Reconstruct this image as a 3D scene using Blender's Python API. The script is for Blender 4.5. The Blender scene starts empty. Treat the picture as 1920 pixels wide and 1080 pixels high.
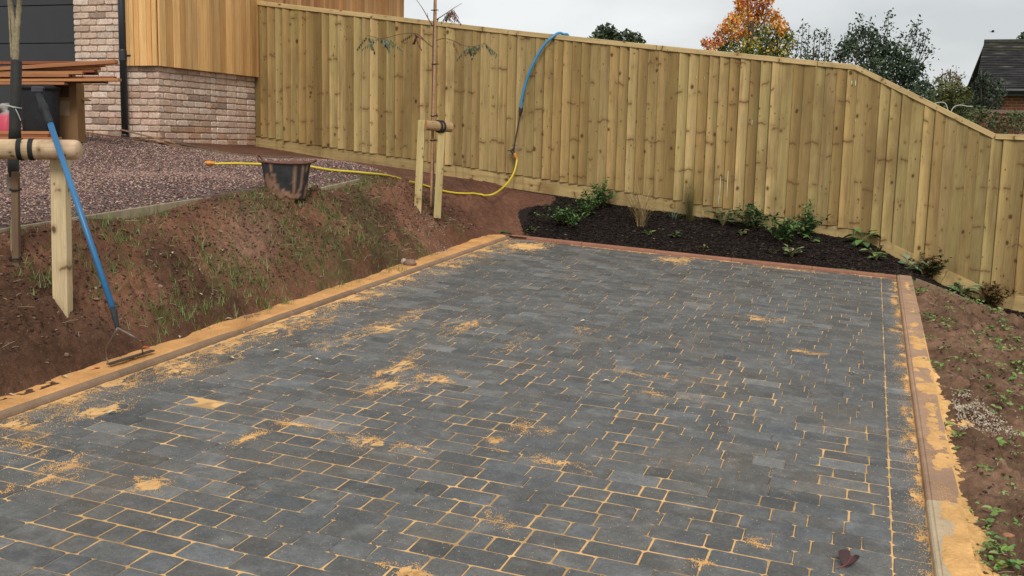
import bpy, math, random
import numpy as np
from mathutils import Vector, Matrix

# ------------------------------------------------------------------ camera, sky, sun, exposure
S = bpy.context.scene
COL = S.collection
F_PX = 1950.0
RGT = np.array([0.9456, 0.3244, 0.0224]); FWD = np.array([-0.3180, 0.9375, -0.1410])
FWD /= np.linalg.norm(FWD); RGT -= FWD * (RGT @ FWD); RGT /= np.linalg.norm(RGT)
UPV = np.cross(RGT, FWD)
EYE = np.array([0.0, 0.0, 1.65])
cd = bpy.data.cameras.new('camera'); co = bpy.data.objects.new('camera', cd); COL.objects.link(co)
cd.sensor_width = 36.0; cd.lens = F_PX / 1920 * 36.0; cd.clip_start = 0.05; cd.clip_end = 2000
mw = Matrix.Identity(4)
for i in range(3):
    mw[i][0] = RGT[i]; mw[i][1] = UPV[i]; mw[i][2] = -FWD[i]; mw[i][3] = EYE[i]
co.matrix_world = mw
S.camera = co

SUN_EL, SUN_AZ = math.radians(44), math.radians(158)      # overcast: a weak, very soft sun from behind the camera
world = bpy.data.worlds.new('World'); S.world = world; world.use_nodes = True
nt = world.node_tree; nt.nodes.clear()
w_out = nt.nodes.new('ShaderNodeOutputWorld'); w_bg = nt.nodes.new('ShaderNodeBackground')
w_sky = nt.nodes.new('ShaderNodeTexSky'); w_sky.sky_type = 'NISHITA'; w_sky.sun_disc = False
w_sky.sun_elevation = SUN_EL; w_sky.sun_rotation = SUN_AZ
w_tc = nt.nodes.new('ShaderNodeTexCoord'); w_map = nt.nodes.new('ShaderNodeMapping'); w_map.inputs['Scale'].default_value = (1, 1, 2.6)
w_n = nt.nodes.new('ShaderNodeTexNoise'); w_n.inputs['Scale'].default_value = 2.3; w_n.inputs['Detail'].default_value = 5; w_n.inputs['Roughness'].default_value = .5
w_r = nt.nodes.new('ShaderNodeValToRGB')
w_r.color_ramp.elements[0].position = .40; w_r.color_ramp.elements[0].color = (4.6, 4.78, 4.85, 1)
w_r.color_ramp.elements[1].position = .60; w_r.color_ramp.elements[1].color = (6.65, 6.75, 6.75, 1)
w_mx = nt.nodes.new('ShaderNodeMixRGB'); w_mx.inputs[0].default_value = .95
nt.links.new(w_tc.outputs['Generated'], w_map.inputs[0]); nt.links.new(w_map.outputs[0], w_n.inputs['Vector'])
nt.links.new(w_n.outputs['Fac'], w_r.inputs[0]); nt.links.new(w_sky.outputs[0], w_mx.inputs[1]); nt.links.new(w_r.outputs[0], w_mx.inputs[2])
nt.links.new(w_mx.outputs[0], w_bg.inputs[0]); w_bg.inputs[1].default_value = 0.1
nt.links.new(w_bg.outputs[0], w_out.inputs[0])
sd = bpy.data.lights.new('sun', 'SUN'); sd.energy = 1.5; sd.angle = math.radians(22); sd.color = (1, .96, .9)
so = bpy.data.objects.new('sun', sd); COL.objects.link(so)
# the sun stands behind the camera and to its right (azimuth measured clockwise from +y)
_d = Vector((math.sin(SUN_AZ) * math.cos(SUN_EL), math.cos(SUN_AZ) * math.cos(SUN_EL), math.sin(SUN_EL)))
so.rotation_euler = _d.to_track_quat('Z', 'Y').to_euler()
S.view_settings.view_transform = 'Standard'; S.view_settings.look = 'None'
S.view_settings.exposure = 0.44; S.view_settings.gamma = 1.0; S.view_settings.use_curve_mapping = False

# ------------------------------------------------------------------ helpers
rng = np.random.default_rng(11); R = random.Random(5)
PA, PB, PC = -0.04849, 0.03523, -0.00296          # the driveway falls to the right and rises away from the camera
def plane(x, y): return PA * x + PB * y + PC
def ray(px, py): return FWD * F_PX + RGT * (px - 960) + UPV * (540 - py)
def P(px, py, z): return EYE + ray(px, py) * z / F_PX              # a point z metres in front of the camera
def PY(px, py, y): d = ray(px, py); return EYE + d * (y / d[1])
def PP(px, py, off=0.0):
    d = ray(px, py); return EYE + d * ((PC + off - EYE[2]) / (d[2] - PA * d[0] - PB * d[1]))
def project(p):
    q = np.asarray(p, float) - EYE; w = q @ FWD
    return 960 + F_PX * (q @ RGT) / w, 540 - F_PX * (q @ UPV) / w, w

def vnoise(x, y, seed=0):
    xi = np.floor(x).astype(np.int64); yi = np.floor(y).astype(np.int64); xf = x - xi; yf = y - yi
    def h(a, b):
        n = (a * 374761393 + b * 668265263 + seed * 982451653) & 0x7fffffff
        n = ((n ^ (n >> 13)) * 1274126177) & 0x7fffffff
        return ((n ^ (n >> 16)) & 0xffff) / 65535.0
    u = xf * xf * (3 - 2 * xf); v = yf * yf * (3 - 2 * yf)
    return (h(xi, yi) * (1 - u) + h(xi + 1, yi) * u) * (1 - v) + (h(xi, yi + 1) * (1 - u) + h(xi + 1, yi + 1) * u) * v
def fbm(x, y, sc, octv=4, seed=0, gain=.5):
    a, t, s = 1.0, 0.0, 0.0
    for o in range(octv):
        t = t + a * vnoise(x * sc + 31.7 * o, y * sc - 17.3 * o, seed + o); s += a; a *= gain; sc *= 2.03
    return t / s
def sstep(a, b, x):
    t = np.clip((x - a) / (b - a), 0, 1); return t * t * (3 - 2 * t)

WLOC = {}
def place(o, loc, parent):
    loc = Vector([float(c) for c in loc]); WLOC[o.name] = loc
    if parent is not None:
        o.parent = parent; o.location = loc - WLOC[parent.name]
    else: o.location = loc
def thing(name, label, cat, loc, group=None):
    o = bpy.data.objects.new(name, None); o.empty_display_size = .1; COL.objects.link(o); place(o, loc, None)
    return tag(o, label, cat, group)
def tag(o, label, cat, group=None):
    o['label'] = label; o['category'] = cat
    if group: o['group'] = group
    return o
def structure(o): o['kind'] = 'structure'; return o
def stuff(o): o['kind'] = 'stuff'; return o
def root(name, loc=(0, 0, 0)):                   # an Empty for a piece of the setting
    o = bpy.data.objects.new(name, None); COL.objects.link(o); place(o, loc, None); o['kind'] = 'structure'; return o

def raw_mesh(name, V, fl, fs, colr, tcv, mat, smooth):
    me = bpy.data.meshes.new(name); nv = len(V)
    me.vertices.add(nv); me.vertices.foreach_set('co', np.asarray(V, np.float32).ravel())
    me.loops.add(len(fl)); me.loops.foreach_set('vertex_index', np.asarray(fl, np.int32))
    fs = np.asarray(fs, np.int32); st = np.concatenate([[0], np.cumsum(fs)[:-1]]).astype(np.int32)
    me.polygons.add(len(fs)); me.polygons.foreach_set('loop_start', st)
    try: me.polygons.foreach_set('loop_total', fs)
    except Exception: pass
    me.polygons.foreach_set('use_smooth', np.full(len(fs), bool(smooth)))
    if colr is not None:
        a = me.attributes.new('col', 'FLOAT_COLOR', 'POINT')
        c4 = np.ones((nv, 4), np.float32); c4[:, :3] = colr; a.data.foreach_set('color', c4.ravel())
    if tcv is not None:
        a = me.attributes.new('tc', 'FLOAT_VECTOR', 'POINT'); a.data.foreach_set('vector', np.asarray(tcv, np.float32).ravel())
    me.materials.append(mat); me.update(calc_edges=True); me.validate()
    return me
class MB:
    def __init__(s): s.v = []; s.fl = []; s.fs = []; s.c = []; s.t = []; s.n = 0
    def add(s, V, Fc, col=(.5, .5, .5), tc=None):
        V = np.asarray(V, float).reshape(-1, 3); n = len(V)
        s.v.append(V); col = np.asarray(col, float); s.c.append(np.broadcast_to(col, (n, 3)))
        s.t.append(V if tc is None else np.asarray(tc, float).reshape(-1, 3))
        for f in Fc: s.fl.extend(i + s.n for i in f); s.fs.append(len(f))
        s.n += n; return s
    def build(s, name, mat, parent=None, loc=None, smooth=False):
        V = np.concatenate(s.v); C = np.concatenate(s.c); T = np.concatenate(s.t)
        if loc is None: loc = (V.min(0) + V.max(0)) / 2; loc[2] = V[:, 2].min()
        loc = np.asarray(loc, float)
        me = raw_mesh(name, V - loc, s.fl, s.fs, C, T, mat, smooth)
        o = bpy.data.objects.new(name, me); COL.objects.link(o); place(o, loc, parent); return o
def grid_np(name, V, Fq, mat, col=None, loc=(0, 0, 0), parent=None, smooth=True, tc=None):
    loc = np.asarray(loc, float); Fq = np.asarray(Fq)
    me = raw_mesh(name, V - loc, Fq.ravel(), np.full(len(Fq), Fq.shape[1]), col, tc, mat, smooth)
    o = bpy.data.objects.new(name, me); COL.objects.link(o); place(o, loc, parent); return o

def box(mb, c, s, col, rot=None, seed=None):
    hx, hy, hz = s[0] / 2, s[1] / 2, s[2] / 2
    L = np.array([[a * hx, b * hy, d * hz] for d in (-1, 1) for a, b in ((-1, -1), (1, -1), (1, 1), (-1, 1))])
    W = L if rot is None else L @ np.asarray(rot).T
    off = 0 if seed is None else seed
    mb.add(W + np.asarray(c), [(3, 2, 1, 0), (4, 5, 6, 7), (0, 1, 5, 4), (1, 2, 6, 5), (2, 3, 7, 6), (3, 0, 4, 7)], col, L + off)
def bbox_bev(mb, c, s, col, bev, rot=None, seed=0.0):                # box whose edges are chamfered
    hx, hy, hz = np.array(s) / 2.0; v = []
    for z, i in ((-hz, bev), (-hz + bev, 0), (hz - bev, 0), (hz, bev)):
        x0, y0, b = hx - i, hy - i, bev * .6
        v += [(-x0 + b, -y0, z), (x0 - b, -y0, z), (x0, -y0 + b, z), (x0, y0 - b, z), (x0 - b, y0, z), (-x0 + b, y0, z), (-x0, y0 - b, z), (-x0, -y0 + b, z)]
    L = np.array(v); Fc = [tuple(range(7, -1, -1)), tuple(range(24, 32))]
    for k in range(3):
        for i in range(8): Fc.append((k * 8 + i, k * 8 + (i + 1) % 8, k * 8 + 8 + (i + 1) % 8, k * 8 + 8 + i))
    W = L if rot is None else L @ np.asarray(rot).T
    mb.add(W + np.asarray(c), Fc, col, L + seed)
def tube(mb, pts, rad, n=8, col=(.5, .5, .5), cap=True, seed=0.0):
    pts = np.asarray(pts, float); m = len(pts); rad = np.broadcast_to(np.asarray(rad, float), (m,))
    T = np.gradient(pts, axis=0); T /= np.linalg.norm(T, axis=1)[:, None] + 1e-12
    a = np.array([0, 0, 1.0]) if abs(T[0][2]) < .9 else np.array([1.0, 0, 0])
    u = np.cross(T[0], a); u /= np.linalg.norm(u); V = []; tc = []; L = 0.0
    for i in range(m):
        u = u - T[i] * (u @ T[i]); u /= np.linalg.norm(u) + 1e-12; w = np.cross(T[i], u)
        if i: L += np.linalg.norm(pts[i] - pts[i - 1])
        for k in range(n):
            an = 2 * math.pi * k / n
            V.append(pts[i] + rad[i] * (math.cos(an) * u + math.sin(an) * w)); tc.append((math.cos(an) * rad[i] + seed, math.sin(an) * rad[i], L + seed))
    Fc = [(i * n + k, i * n + (k + 1) % n, (i + 1) * n + (k + 1) % n, (i + 1) * n + k) for i in range(m - 1) for k in range(n)]
    if cap: Fc += [tuple(range(n - 1, -1, -1)), tuple(range((m - 1) * n, m * n))]
    mb.add(V, Fc, col, tc)
def smooth_path(pts, k=6):                                   # Catmull-Rom
    pts = [np.asarray(p, float) for p in pts]; q = [2 * pts[0] - pts[1]] + pts + [2 * pts[-1] - pts[-2]]; o = []
    for i in range(1, len(q) - 2):
        for j in range(k):
            t = j / k; a, b, c, d = q[i - 1], q[i], q[i + 1], q[i + 2]
            o.append(.5 * (2 * b + (c - a) * t + (2 * a - 5 * b + 4 * c - d) * t * t + (3 * b - a - 3 * c + d) * t ** 3))
    return np.array(o + [pts[-1]])
def pillow(w, l, d, r, inset, ch, jit, rg):                   # a worn block: rounded plan, chamfered top, top face at z = 0
    hw, hl = w / 2, l / 2; pts = []
    for sx, sy in ((-1, -1), (1, -1), (1, 1), (-1, 1)):
        rr = r * rg.uniform(.7, 1.5); jx, jy = rg.uniform(-jit, jit), rg.uniform(-jit, jit)
        a = (sx * hw + jx, sy * (hl - rr) + jy); b = (sx * (hw - rr) + jx, sy * hl + jy)
        pts += [a, b] if sx * sy > 0 else [b, a]
    pts = np.array(pts); sc = np.array([1 - inset / hw, 1 - inset / hl])
    top = pts * sc + rg.uniform(-.0012, .0012, (8, 2))
    V = np.concatenate([np.c_[top, np.zeros(8)], np.c_[pts, np.full(8, -ch)], np.c_[pts, np.full(8, -d)]])
    Fc = [tuple(range(8))]
    for k in (0, 8):
        for i in range(8): Fc.append((k + i, k + 8 + i, k + 8 + (i + 1) % 8, k + (i + 1) % 8))
    return V, Fc

# ------------------------------------------------------------------ materials
class NG:
    def __init__(s, name):
        s.m = bpy.data.materials.new(name); s.m.use_nodes = True; s.t = s.m.node_tree; s.b = s.t.nodes['Principled BSDF']
    def n(s, typ, **kw):
        x = s.t.nodes.new(typ)
        for k, v in kw.items(): setattr(x, k, v)
        return x
    def l(s, a, b): s.t.links.new(a, b)
    def attr(s, name): return s.n('ShaderNodeAttribute', attribute_name=name)
    def noise(s, vec, scale, detail=3, rough=.5, stretch=None):
        if stretch is not None:
            mp = s.n('ShaderNodeMapping'); mp.inputs['Scale'].default_value = stretch; s.l(vec, mp.inputs[0]); vec = mp.outputs[0]
        x = s.n('ShaderNodeTexNoise'); x.inputs['Scale'].default_value = scale; x.inputs['Detail'].default_value = detail
        x.inputs['Roughness'].default_value = rough; s.l(vec, x.inputs['Vector']); return x.outputs['Fac']
    def rng(s, v, a, b, c, d):
        x = s.n('ShaderNodeMapRange'); x.inputs[1].default_value = a; x.inputs[2].default_value = b; x.inputs[3].default_value = c; x.inputs[4].default_value = d
        s.l(v, x.inputs[0]); return x.outputs[0]
    def scale(s, c, f):
        x = s.n('ShaderNodeVectorMath', operation='SCALE'); s.l(c, x.inputs[0])
        if hasattr(f, 'links'): s.l(f, x.inputs['Scale'])
        else: x.inputs['Scale'].default_value = f
        return x.outputs[0]
    def mix(s, f, a, b):
        x = s.n('ShaderNodeMixRGB')
        for k, v in ((0, f), (1, a), (2, b)):
            if hasattr(v, 'links'): s.l(v, x.inputs[k])
            elif k == 0: x.inputs[0].default_value = v
            else: x.inputs[k].default_value = (*v, 1)
        return x.outputs[0]
    def math(s, op, a, b=None):
        x = s.n('ShaderNodeMath', operation=op)
        for k, v in ((0, a), (1, b)):
            if v is None: continue
            if hasattr(v, 'links'): s.l(v, x.inputs[k])
            else: x.inputs[k].default_value = v
        return x.outputs[0]
    def bump(s, h, st, dist=.01):
        x = s.n('ShaderNodeBump'); x.inputs['Strength'].default_value = st; x.inputs['Distance'].default_value = dist
        s.l(h, x.inputs['Height']); s.l(x.outputs[0], s.b.inputs['Normal'])
    def fin(s, c, rough, spec=.3):
        s.l(c, s.b.inputs['Base Color'])
        if hasattr(rough, 'links'): s.l(rough, s.b.inputs['Roughness'])
        else: s.b.inputs['Roughness'].default_value = rough
        s.b.inputs['Specular IOR Level'].default_value = spec; return s.m
def cmat(name, rough=.85, layers=((40, .25),), bump=None, spec=.25, coord='pos', stretch=None):
    g = NG(name); c = g.attr('col').outputs['Color']
    v = g.n('ShaderNodeNewGeometry').outputs['Position'] if coord == 'pos' else g.attr('tc').outputs['Vector']
    for sc, am in layers: c = g.scale(c, g.rng(g.noise(v, sc, 4, .6, stretch), .25, .75, 1 - am, 1 + am))
    if bump: g.bump(g.noise(v, bump[0], 4, .6, stretch), bump[1], bump[2] if len(bump) > 2 else .005)
    return g.fin(c, rough, spec)

def timber_mat(name, knots=True, stain=.5, rough=.75):
    g = NG(name); c = g.attr('col').outputs['Color']; v = g.attr('tc').outputs['Vector']; pos = g.n('ShaderNodeNewGeometry').outputs['Position']
    grain = g.noise(v, 1, 5, .6, (130, 130, 5)); broad = g.noise(v, 1, 2, .5, (22, 22, 1.3)); fine = g.noise(v, 1, 2, .5, (380, 380, 16))
    c = g.scale(c, g.rng(grain, .3, .7, .84, 1.15)); c = g.scale(c, g.rng(broad, .3, .7, .86, 1.13)); c = g.scale(c, g.rng(fine, .3, .7, .93, 1.06))
    if stain:                                                     # blotchy treatment and rain marks
        st = g.noise(pos, 1, 4, .6, (2.6, 2.6, 1.1)); c = g.mix(g.rng(st, .53, .72, 0, stain), c, (.17, .095, .035))
        st2 = g.noise(pos, 1, 3, .6, (16, 16, 1.1)); c = g.mix(g.rng(st2, .54, .72, 0, stain), c, (.19, .115, .045))
        gr = g.noise(pos, 1, 2, .5, (4, 4, 2.2)); c = g.mix(g.rng(gr, .5, .75, 0, .2), c, (.30, .27, .09))
    if knots:
        mp = g.n('ShaderNodeMapping'); mp.inputs['Scale'].default_value = (10.0, 10.0, 7.0); g.l(v, mp.inputs[0])
        wob = g.n('ShaderNodeTexNoise'); wob.inputs['Scale'].default_value = 40; g.l(v, wob.inputs['Vector'])
        ad = g.n('ShaderNodeVectorMath', operation='MULTIPLY_ADD'); g.l(wob.outputs['Color'], ad.inputs[0]); ad.inputs[1].default_value = (.12, .12, .12); g.l(mp.outputs[0], ad.inputs[2])
        vo = g.n('ShaderNodeTexVoronoi'); vo.inputs['Scale'].default_value = 1; g.l(ad.outputs[0], vo.inputs['Vector'])
        sp = g.n('ShaderNodeSeparateColor'); g.l(vo.outputs['Color'], sp.inputs[0])
        rad = g.math('MULTIPLY', g.math('SUBTRACT', sp.outputs[0], .34), .31)            # only some cells hold a knot
        k = g.math('SUBTRACT', rad, vo.outputs['Distance'])
        halo = g.rng(k, -.13, .0, 0, .45); core = g.rng(k, -.01, .05, 0, .85)
        c = g.mix(halo, c, (.20, .105, .035)); c = g.mix(core, c, (.06, .03, .012))
        mp2 = g.n('ShaderNodeMapping'); mp2.inputs['Scale'].default_value = (21.0, 21.0, 15.0); mp2.inputs['Location'].default_value = (3.1, 1.7, 5.3); g.l(v, mp2.inputs[0])
        vo2 = g.n('ShaderNodeTexVoronoi'); vo2.inputs['Scale'].default_value = 1; g.l(mp2.outputs[0], vo2.inputs['Vector']); sp2 = g.n('ShaderNodeSeparateColor'); g.l(vo2.outputs['Color'], sp2.inputs[0])
        k2 = g.math('SUBTRACT', g.math('MULTIPLY', g.math('SUBTRACT', sp2.outputs[0], .55), .42), vo2.outputs['Distance']); c = g.mix(g.rng(k2, -.06, .03, 0, .75), c, (.09, .045, .016))
        # sideways figure where whorls of branches grew: dark bands running over neighbouring boards
        sxyz = g.n('ShaderNodeSeparateXYZ'); g.l(v, sxyz.inputs[0])
        wob_ = g.noise(v, 1, 3, .6, (9, 9, 2.5)); zz = g.noise(v, 1, 2, .5, (11, 11, 1.9)); zw = g.math('ADD', g.math('MULTIPLY', sxyz.outputs[2], 2.3), g.math('MULTIPLY', wob_, .34))
        band = g.math('ABSOLUTE', g.math('SUBTRACT', g.math('FRACT', zw), .5))
        c = g.mix(g.math('MULTIPLY', g.rng(band, .030, .012, 0, .8), g.rng(zz, .52, .58, 0, 1)), c, (.10, .05, .018))
        c = g.mix(g.math('MULTIPLY', g.rng(band, .13, .0, 0, .45), g.rng(zz, .47, .58, 0, 1)), c, (.19, .105, .04))
    g.bump(grain, .25, .002)
    return g.fin(c, rough, .25)

MT = {}
MT['fence'] = timber_mat('treated_timber', True, .6)
MT['sawn'] = timber_mat('sawn_timber', True, .12)
MT['cedar'] = timber_mat('cedar_timber', False, 0)
g = NG('paving_stone'); c = g.attr('col').outputs['Color']; pos = g.n('ShaderNodeNewGeometry').outputs['Position']
c = g.scale(c, g.rng(g.noise(pos, 11, 5, .65), .3, .7, .78, 1.2)); c = g.scale(c, g.rng(g.noise(pos, 230, 4, .75), .3, .7, .62, 1.4))
c = g.scale(c, g.rng(g.noise(pos, 62, 3, .6), .3, .7, .84, 1.16)); sp = g.noise(pos, 150, 2, .6); c = g.mix(g.rng(sp, .64, .72, 0, .5), c, (.24, .24, .23))
ef = g.noise(pos, 5.5, 5, .65); c = g.mix(g.rng(ef, .54, .74, 0, .32), c, (.30, .30, .29))
dust = g.math('MULTIPLY', g.rng(g.noise(pos, 2.1, 3, .5), .52, .74, 0, .22), g.rng(g.noise(pos, 330, 2, .6), .48, .62, 0, 1))
c = g.mix(dust, c, (.55, .33, .13))
g.bump(g.noise(pos, 190, 4, .7), .5, .003); MT['block'] = g.fin(c, g.rng(g.noise(pos, 14, 3), .3, .7, .62, .82), .32)
MT['sand'] = cmat('jointing_sand', .95, ((3.5, .22), (60, .14), (420, .25)), (350, .6, .003), .1)
MT['kerb'] = cmat('cast_concrete', .9, ((7, .16), (45, .12), (300, .14)), (220, .35, .002), .2)
g = NG('bare_soil'); c = g.attr('col').outputs['Color']; pos = g.n('ShaderNodeNewGeometry').outputs['Position']
c = g.scale(c, g.rng(g.noise(pos, 2.2, 4, .6), .3, .7, .72, 1.3)); c = g.scale(c, g.rng(g.noise(pos, 22, 5, .7), .3, .7, .65, 1.35)); c = g.scale(c, g.rng(g.noise(pos, 170, 4, .7), .3, .7, .7, 1.3))
c = g.mix(g.rng(g.noise(pos, 85, 2, .5), .69, .73, 0, .7), c, (.30, .22, .16))
g.bump(g.noise(pos, 45, 6, .72), .9, .02); MT['soil'] = g.fin(c, .93, .15)
MT['gravel'] = cmat('gravel_chips', .85, ((400, .25),), None, .3)
MT['mulch'] = cmat('bark_mulch', .95, ((90, .4), (300, .4)), None, .1)
MT['brick'] = cmat('tumbled_brick', .92, ((14, .22), (45, .28), (160, .2)), (90, .9, .006), .15)
MT['mortar'] = cmat('mortar', .95, ((30, .2), (250, .2)), (200, .4, .003), .1)
MT['plain'] = cmat('plain_painted', .5, ((6, .06),), None, .4)
MT['rubber'] = cmat('black_rubber', .7, ((12, .35), (90, .2)), (60, .15, .002), .3)
MT['metal'] = cmat('dull_steel', .55, ((30, .3),), None, .5)
MT['hose'] = cmat('hose_plastic', .38, ((8, .08),), None, .5)
MT['bark'] = cmat('tree_bark', .9, ((30, .3), (140, .25)), (90, .6, .004), .15)
MT['card'] = cmat('cardboard', .9, ((5, .12), (60, .06)), None, .1)
MT['log'] = timber_mat('peeled_log', True, .5)
MT['stone'] = cmat('field_stone', .9, ((25, .25), (140, .2)), (80, .5, .004), .2)
MT['roof'] = cmat('roof_tile', .9, ((3, .25), (14, .3)), None, .2)
g = NG('leaf'); c = g.attr('col').outputs['Color']; g.l(c, g.b.inputs['Base Color']); g.b.inputs['Roughness'].default_value = .55
g.b.inputs['Specular IOR Level'].default_value = .3; MT['leaf'] = g.m
g = NG('red_house_brick'); pos = g.n('ShaderNodeNewGeometry').outputs['Position']; sx = g.n('ShaderNodeSeparateXYZ'); g.l(pos, sx.inputs[0])
cb = g.n('ShaderNodeCombineXYZ'); g.l(sx.outputs[0], cb.inputs[0]); g.l(sx.outputs[2], cb.inputs[1])
bt = g.n('ShaderNodeTexBrick'); g.l(cb.outputs[0], bt.inputs[0]); bt.inputs['Scale'].default_value = 1; bt.inputs['Brick Width'].default_value = .225; bt.inputs['Row Height'].default_value = .075; bt.inputs['Mortar Size'].default_value = .01
bt.inputs['Color1'].default_value = (.26, .07, .04, 1); bt.inputs['Color2'].default_value = (.33, .10, .055, 1); bt.inputs['Mortar'].default_value = (.32, .22, .16, 1)
MT['redbrick'] = g.fin(g.scale(bt.outputs[0], g.rng(g.noise(pos, 4, 4), .3, .7, .75, 1.2)), .92, .15)
MT['field'] = cmat('grass_field', .95, ((.05, .2), (.6, .25)), None, .1)

# ------------------------------------------------------------------ the lie of the land
CP = []
for y in (-1, 1, 3, 5, 7, 9, 10.6): CP.append((-3.93, y, plane(-3.93, y) + .035))
gz = lambda x, y: 1.293 + .0555 * (y - 10) + .086 * (-4.75 - x)
CP += [(-4.17, 4.6, plane(-4.17, 4.6) + .31), (-4.25, 9.6, plane(-4.25, 9.6) + .41), (-4.2, 7, plane(-4.2, 7) + .33), (-4.15, 2.5, plane(-4.15, 2.5) + .28), (-4.55, 4.7, .965), (-4.55, 7.4, 1.11), (-4.55, 9.5, 1.17), (-4.55, 2.5, .85), (-4.75, 10.15, 1.195), (-4.62, 10.5, 1.115), (-4.5, 10.8, 1.04), (-4.25, 11.1, .985)] + [(-4.64, yq, gz(-4.75, yq) - .012) for yq in (3, 4.5, 5.5, 6.5, 8)]
for y in (0, 2, 4, 6, 8, 9.8):
    for x in (-4.75, -6, -8, -10): CP.append((x, y, gz(x, y)))
for x, z in ((-10, 1.6), (-7.74, 1.49), (-6.6, 1.35), (-5.3, 1.2), (-4.13, 1.07), (-3.32, .98), (-1.9, .835), (-.9, .73), (-.3, .665), (.05, .61), (.39, .43), (.9, .17), (1.23, .06), (1.65, -.05), (3.4, -.12)): CP.append((x, 12.12, z))
for x in (-3.5, -2.6, -1.6, -.6, .2): CP.append((x, 11.08, plane(x, 11.08) + .02))
CP += [(-4.1, 10.9, plane(-4.1, 10.9) + .16), (-3.75, 11.1, plane(-3.75, 11.1) + .07), (1.5, 10.95, -.05), (.5, 11.0, .35)]
for y in (-1, 1, 3, 5, 7, 9, 10.6):
    CP += [(.49, y, plane(.49, y) - .015), (1.2, y, plane(.49, y) - .20), (1.9, y, plane(.49, y) - .38), (3.4, y, plane(.49, y) - .6)]
CP = np.array(CP)
def _k(r2): return np.where(r2 > 1e-12, .5 * r2 * np.log(np.maximum(r2, 1e-12)), 0.0)
_n = len(CP); _A = np.zeros((_n + 3, _n + 3)); _D = ((CP[:, None, :2] - CP[None, :, :2]) ** 2).sum(-1)
_A[:_n, :_n] = _k(_D) + np.eye(_n) * 1e-4; _A[:_n, _n] = 1; _A[:_n, _n + 1:] = CP[:, :2]; _A[_n, :_n] = 1; _A[_n + 1:, :_n] = CP[:, :2].T
_W = np.linalg.solve(_A, np.concatenate([CP[:, 2], np.zeros(3)]))
def H(x, y):
    x = np.asarray(x, float); y = np.asarray(y, float); sh = x.shape; x = x.ravel(); y = y.ravel(); o = np.empty(len(x))
    for i in range(0, len(x), 20000):
        a, b = x[i:i + 20000], y[i:i + 20000]
        o[i:i + 20000] = _k((a[:, None] - CP[:, 0]) ** 2 + (b[:, None] - CP[:, 1]) ** 2) @ _W[:_n] + _W[_n] + a * _W[_n + 1] + b * _W[_n + 2]
    cap = plane(x, y) + .03 + 2.0 * np.maximum(0, -3.94 - x); k = (x < -3.6) & (x > -4.6) & (y < 10.8); o[k] = np.minimum(o[k], cap[k])
    return o.reshape(sh)
def rough_soil(x, y):                                            # clods and trodden hollows
    edge = sstep(-3.98, -4.10, x) + sstep(.47, .58, x)
    a = (fbm(x, y, 4.5, 3, 3) - .5) * .15 + np.maximum(fbm(x, y, 13, 4, 9) - .48, 0) * .25 + (fbm(x, y, 48, 3, 21) - .5) * .032
    tri = sstep(9.9, 10.4, y) * sstep(-3.0, -3.6, x)               # the bare ground by the fence is smoother
    a = a + .006 * sstep(-4.60, -4.72, x)
    return a * np.clip(edge, 0, 1) * (1 - .7 * tri) * (1 - .85 * sstep(-4.55, -4.70, x))
def Hs(x, y): return H(x, y) + rough_soil(np.asarray(x, float), np.asarray(y, float))
def PG(px, py, fn=None, lo=3.2, hi=16.0):                           # where a line of sight meets the ground
    d = ray(px, py) / F_PX; ts = np.linspace(lo, hi, 700); q = EYE + d * ts[:, None]
    e = q[:, 2] - (fn or H)(q[:, 0], q[:, 1]); i = np.argmax(e < 0)
    if i == 0: i = len(ts) - 1
    return q[i]
def patch(x0, x1, y0, y1, step, zf, keep=None):
    xs = np.linspace(x0, x1, max(2, int(round((x1 - x0) / step)) + 1)); ys = np.linspace(y0, y1, max(2, int(round((y1 - y0) / step)) + 1))
    X, Y = np.meshgrid(xs, ys); Zv = zf(X, Y); V = np.c_[X.ravel(), Y.ravel(), Zv.ravel()]; nx = len(xs)
    i = (np.arange(len(ys) - 1)[:, None] * nx + np.arange(nx - 1)[None]).ravel(); Fq = np.c_[i, i + 1, i + nx + 1, i + nx]
    if keep is not None:
        c = V[Fq].mean(1); Fq = Fq[keep(c[:, 0], c[:, 1])]; u, inv = np.unique(Fq, return_inverse=True); V = V[u]; Fq = inv.reshape(-1, 4)
    return V, Fq
def blend(c0, c1, t): return np.asarray(c0)[None] * (1 - t)[:, None] + np.asarray(c1)[None] * t[:, None]

GX, GY = -4.75, 9.85                                           # corner of the gravel: timber edging along both sides
def bed_x(y): return -3.68 + .12 * np.sin(y * 7.0) + .10 * (y - 11.5)
# far ground and hill
V, Fq = patch(-500, 700, -60, 900, 20, lambda x, y: -1.6 - .004 * np.hypot(x, y) + 46 * sstep(130, 420, y + .18 * x) * sstep(-260, 200, x) * (.85 + .3 * fbm(x, y, .004, 3, 4)) * sstep(-.75, .35, (x - .1 * y) / 300.0 + .02))
structure(grid_np('ground', V, Fq, MT['field'], np.tile((.055, .105, .028), (len(V), 1))))
V, Fq = patch(-14, 6, 12.13, 60, .8, lambda x, y: -.35 - .02 * (y - 12) + 1.5 * sstep(-3, -8, x) * sstep(40, 14, y))
structure(grid_np('garden_ground', V, Fq, MT['field'], np.tile((.07, .13, .03), (len(V), 1))))
# gravel drive sheet
V, Fq = patch(-10, GX, .5, GY, .05, lambda x, y: H(x, y) - .004 + .006 * fbm(x, y, 15, 2, 2))
gravel_sheet = structure(grid_np('gravel_drive', V, Fq, MT['gravel'], blend((.085, .055, .05), (.15, .10, .09), fbm(V[:, 0], V[:, 1], 40, 2, 8))))
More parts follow.
